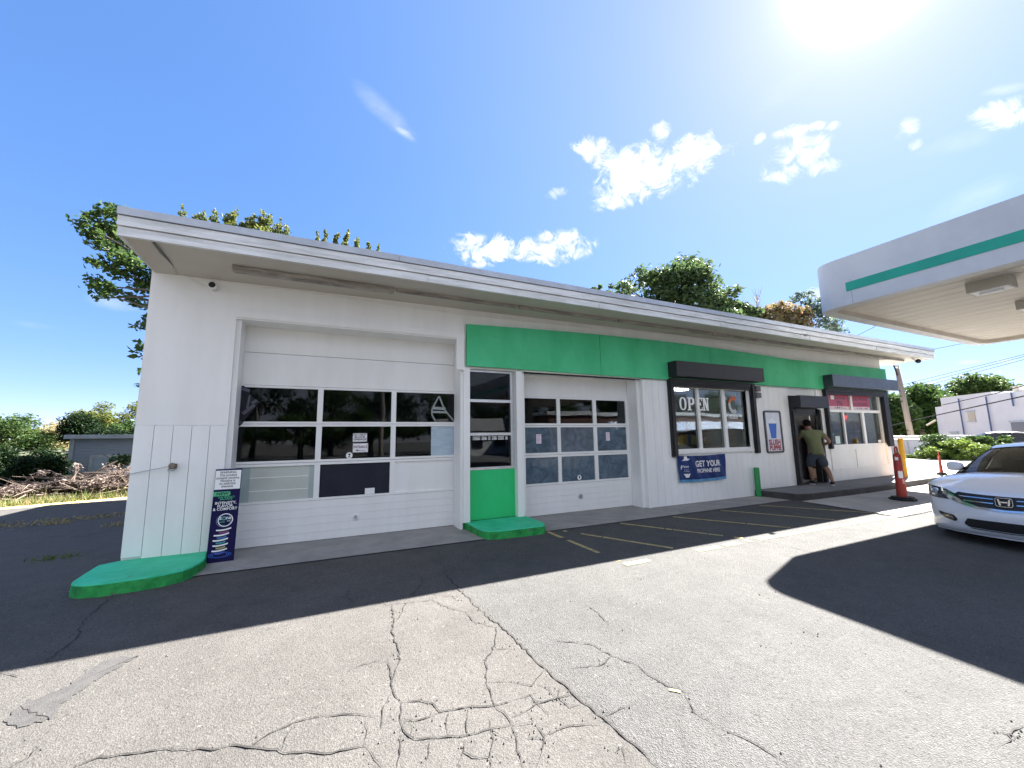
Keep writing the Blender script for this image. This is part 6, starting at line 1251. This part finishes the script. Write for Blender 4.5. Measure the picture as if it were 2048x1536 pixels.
# utility pole and wires
p0 = far(1829, 905, 36); p1 = far(1793, 731, 36); UP = thing('utility_pole', 'weathered leaning wooden utility pole behind the building end', 'utility pole', (p0.x, p0.y, 0)); a_ = MB(); p0b = p0.lerp(p1, -.15); a_.tube([p0b, p0.lerp(p1, .5), p1], [.165, .15, .13], 12); obj('pole', a_, M['wood'], UP, smooth=True); a_ = MB(); a_.tube([far(1786, 728, 35.8), p1.lerp(p0, .12)+Vector((-.14, .0, 0))], .03, 6); obj('conduit', a_, M['wire'], UP)
for fk in (.30, .36, .42, .75): a_ = MB(); q = p1.lerp(p0, fk); a_.tube([q+Vector((-.25, .05, 0)), q+Vector((.2, -.05, 0))], .03, 6); obj('step_bolt', a_, M['rubber'], UP)
def wire(label, pts, r=.012, sag=.0, m='wire'):
    a_ = MB(); out = []
    for i in range(len(pts)-1):
        for k in range(8): t_ = k/8; q = pts[i].lerp(pts[i+1], t_); q.z -= sag*4*t_*(1-t_); out.append(q)
    out.append(pts[-1]); a_.tube(out, r, 5); return tag(obj('overhead_wire', a_, M[m]), label, 'wire')
wire('highest thin wire of three running right from the pole', [far(1803, 770, 36), far(2048, 709, 30), far(2260, 650, 26)], .011, group) if False else wire('highest thin wire of three running right from the pole', [far(1803, 770, 36), far(2048, 709, 30), far(2260, 650, 26)], .011)
wire('middle thin wire of three running right from the pole', [far(1804, 777, 36), far(2048, 713, 30), far(2260, 655, 26)], .011); wire('lowest thin wire of three running right from the pole', [far(1805, 784, 36), far(2048, 719, 30), far(2260, 662, 26)], .011)
wire('thick dark cable crossing low in front of the pale building', [far(1780, 852, 38), far(1870, 831, 34), far(2048, 792, 30), far(2200, 755, 27)], .03); wire('thinner cable crossing high in front of the pale building', [far(1885, 810, 40), far(1990, 787, 34), far(2048, 771, 31), far(2200, 730, 27)], .024)
wire('blue looking wire between roof and canopy', [far(1690, 682, 30), far(1714, 671, 29), far(1752, 652, 28), far(1800, 625, 26)], .016, m='bluepipe'); wire('thin wire leaving the right tip of the roof', [Vector((17.5, -.9, 4.1)), far(1900, 692, 24), far(1960, 680, 28)], .010)
a_ = MB(); q0, q1 = far(1853, 851, 40), far(1872, 840, 40); a_.tube([q0, q1], .06, 6); tag(obj('wall_arm', a_, M['tan']), 'pale slanting arm at the left corner of the pale building', 'arm')
# dark trees behind the pole and the dome-shaped tree behind the building
def ft(lab, pts, D, n, sz, lm, sd, r, spread=1.2):
    rg = random.Random(sd); cl = [(tuple(far(px, py, D+rg.uniform(-spread, spread))), (r_*.8, r_*.8, r_*.55)) for px, py, r_ in pts]; q = far(sum(p[0] for p in pts)/len(pts), 900, D); return tree(lab, (q.x, q.y, 0), far(pts[0][0], pts[0][1], D).z+.5, cl, n, sz, lm, sd, r, limbs=10)
ft('dark dense tree just left of the leaning pole', [(1788, 800, 1.2), (1795, 815, 1.6), (1785, 830, 1.6), (1800, 845, 1.8), (1790, 860, 1.6), (1810, 825, 1.4), (1770, 850, 1.4)], 50, 4200, .38, 'mid', 81, .25); ft('dark dense tree right of the leaning pole', [(1830, 785, 1.3), (1850, 780, 1.2), (1840, 800, 1.8), (1865, 795, 1.5), (1855, 820, 2.0), (1830, 840, 2.0), (1860, 850, 1.8), (1880, 800, 1.4), (1845, 865, 1.6)], 52, 6000, .38, 'dark', 82, .28); ft('thin open treetop above the dark trees by the pole', [(1832, 772, .8), (1850, 775, .9), (1870, 778, .8), (1860, 785, 1.0)], 56, 380, .32, 'blue', 83, .15)
ft('broad dome shaped tree behind the pale building', [(1905, 790, 1.5), (1925, 775, 1.7), (1945, 768, 1.8), (1965, 766, 1.7), (1985, 770, 1.6), (2005, 776, 1.4), (1950, 785, 2.2), (1920, 795, 1.8), (1985, 785, 1.9), (1960, 800, 2.2), (2015, 784, .9)], 60, 5200, .42, 'mid', 84, .3)

# ------------------------------------------------------------------ across the street, behind the camera: what the glass reflects
STY = -30
a_ = MB(); a_.add([(-120, -58, -.386), (160, -58, -.386), (160, -20, -.386), (-120, -20, -.386)], [(0, 1, 2, 3)]); struct('road', a_, mat('road_asphalt', (.10, .10, .10), .9, .15, 1, .2, 60))
ST = thing('street_shop', 'red brown shop with a blue striped awning across the street', 'building', (50, STY-1, -.4)); a_ = MB(); a_.box(22, 90, STY-12, STY, -.4, 3.9); obj('wall', a_, mat('red_brown_wall', (.15, .075, .055), .8, .15, 1), ST); a_ = MB(); a_.box(21.8, 90.2, STY-12.2, STY+.1, 3.9, 4.3); obj('parapet', a_, M['white'], ST)
a_ = MB(); k = 0; xx = 30.0
while xx < 86: a_.add([(xx, STY+.05, 3.2), (xx+.3, STY+.05, 3.2), (xx+.3, STY+1.6, 2.2), (xx, STY+1.6, 2.2)], [(0, 1, 2, 3)], k % 2); xx += .3; k += 1
obj('awning', a_, [mat('awning_blue', (.12, .2, .42), .7, .05, 3), mat('awning_white', (.75, .77, .8), .7, .05, 3)], ST); a_ = MB()
for x in range(31, 86, 5): a_.box(x, x+3.4, STY, STY+.04, .2, 2.1)
obj('window', a_, M['darkpane'], ST)
ST2 = thing('street_house', 'long low white house across the street', 'building', (17, STY-8, -.4)); a_ = MB(); a_.box(13.0, 21.5, STY-16, STY-8, -.4, 2.4); obj('wall', a_, M['white'], ST2); a_ = MB(); a_.prism([(STY-16.4, 2.4), (STY-7.6, 2.4), (STY-12, 4.0)], 12.7, 21.8, 'x'); fixn(obj('roof', a_, M['roof'], ST2)); a_ = MB(); [a_.box(x, x+1.2, STY-8, STY-7.95, .5, 1.9) for x in (13.8, 16, 18.8)]; obj('window', a_, M['darkpane'], ST2)
for k, (x, y, h, sd) in enumerate(((-24, -44, 9, 91), (-15, -40, 8, 92), (-7, -46, 8.5, 93), (1, -50, 8, 94), (9, -50, 8.5, 95), (18, -52, 10, 96), (27, -52, 9, 97), (-2, -40, 4.5, 98), (-11, -36, 4.2, 99), (38, -54, 11, 100), (48, -52, 10, 101), (-34, -42, 10, 102), (62, -52, 11, 103), (76, -52, 10, 104), (90, -50, 11, 105), (5, -41, 4.6, 106))):
    cl = crown((x, y, h*.58), (5.4, 3.2, h*.42), 16, sd, (.45, .7)); tree(['broad tree across the street behind the camera', 'bushy tree across the street behind the camera', 'roadside tree across the street behind the camera'][k % 3], (x, y, -.4), h, cl, 5200, .45, 'dark' if k % 2 else 'vdark', sd, .3, group='trees across the street', limbs=8)
def bpole(x, y, label): t = thing('street_pole', label, 'utility pole', (x, y, -.4)); a_ = MB(); a_.tube([(x, y, -.5), (x, y, 10)], [.17, .12], 10); obj('pole', a_, M['wood'], t); a_ = MB(); a_.box(x-1.1, x+1.1, y-.06, y+.06, 9.2, 9.35); obj('crossarm', a_, M['wood'], t)
bpole(3.6, -21.0, 'wooden utility pole across the street behind the camera'); bpole(28, -21.0, 'second wooden street pole further along the street'); bpole(-24, -21.0, 'wooden street pole far along the street to the left')
for k, (yy, zz) in enumerate(((-21.9, 9.4), (-21.4, 9.4), (-20.6, 9.4), (-20.1, 9.4), (-21, 7.6), (-21.1, 6.9))): wire(['street wire on the front arm', 'street wire near the front arm', 'street wire near the back arm', 'street wire on the back arm', 'upper street phone cable', 'lower street phone cable'][k]+' behind the camera', [Vector((-60, yy, zz)), Vector((-24, yy, zz)), Vector((3.6, yy, zz)), Vector((28, yy, zz)), Vector((70, yy, zz))], .022 if k > 3 else .014, .5)
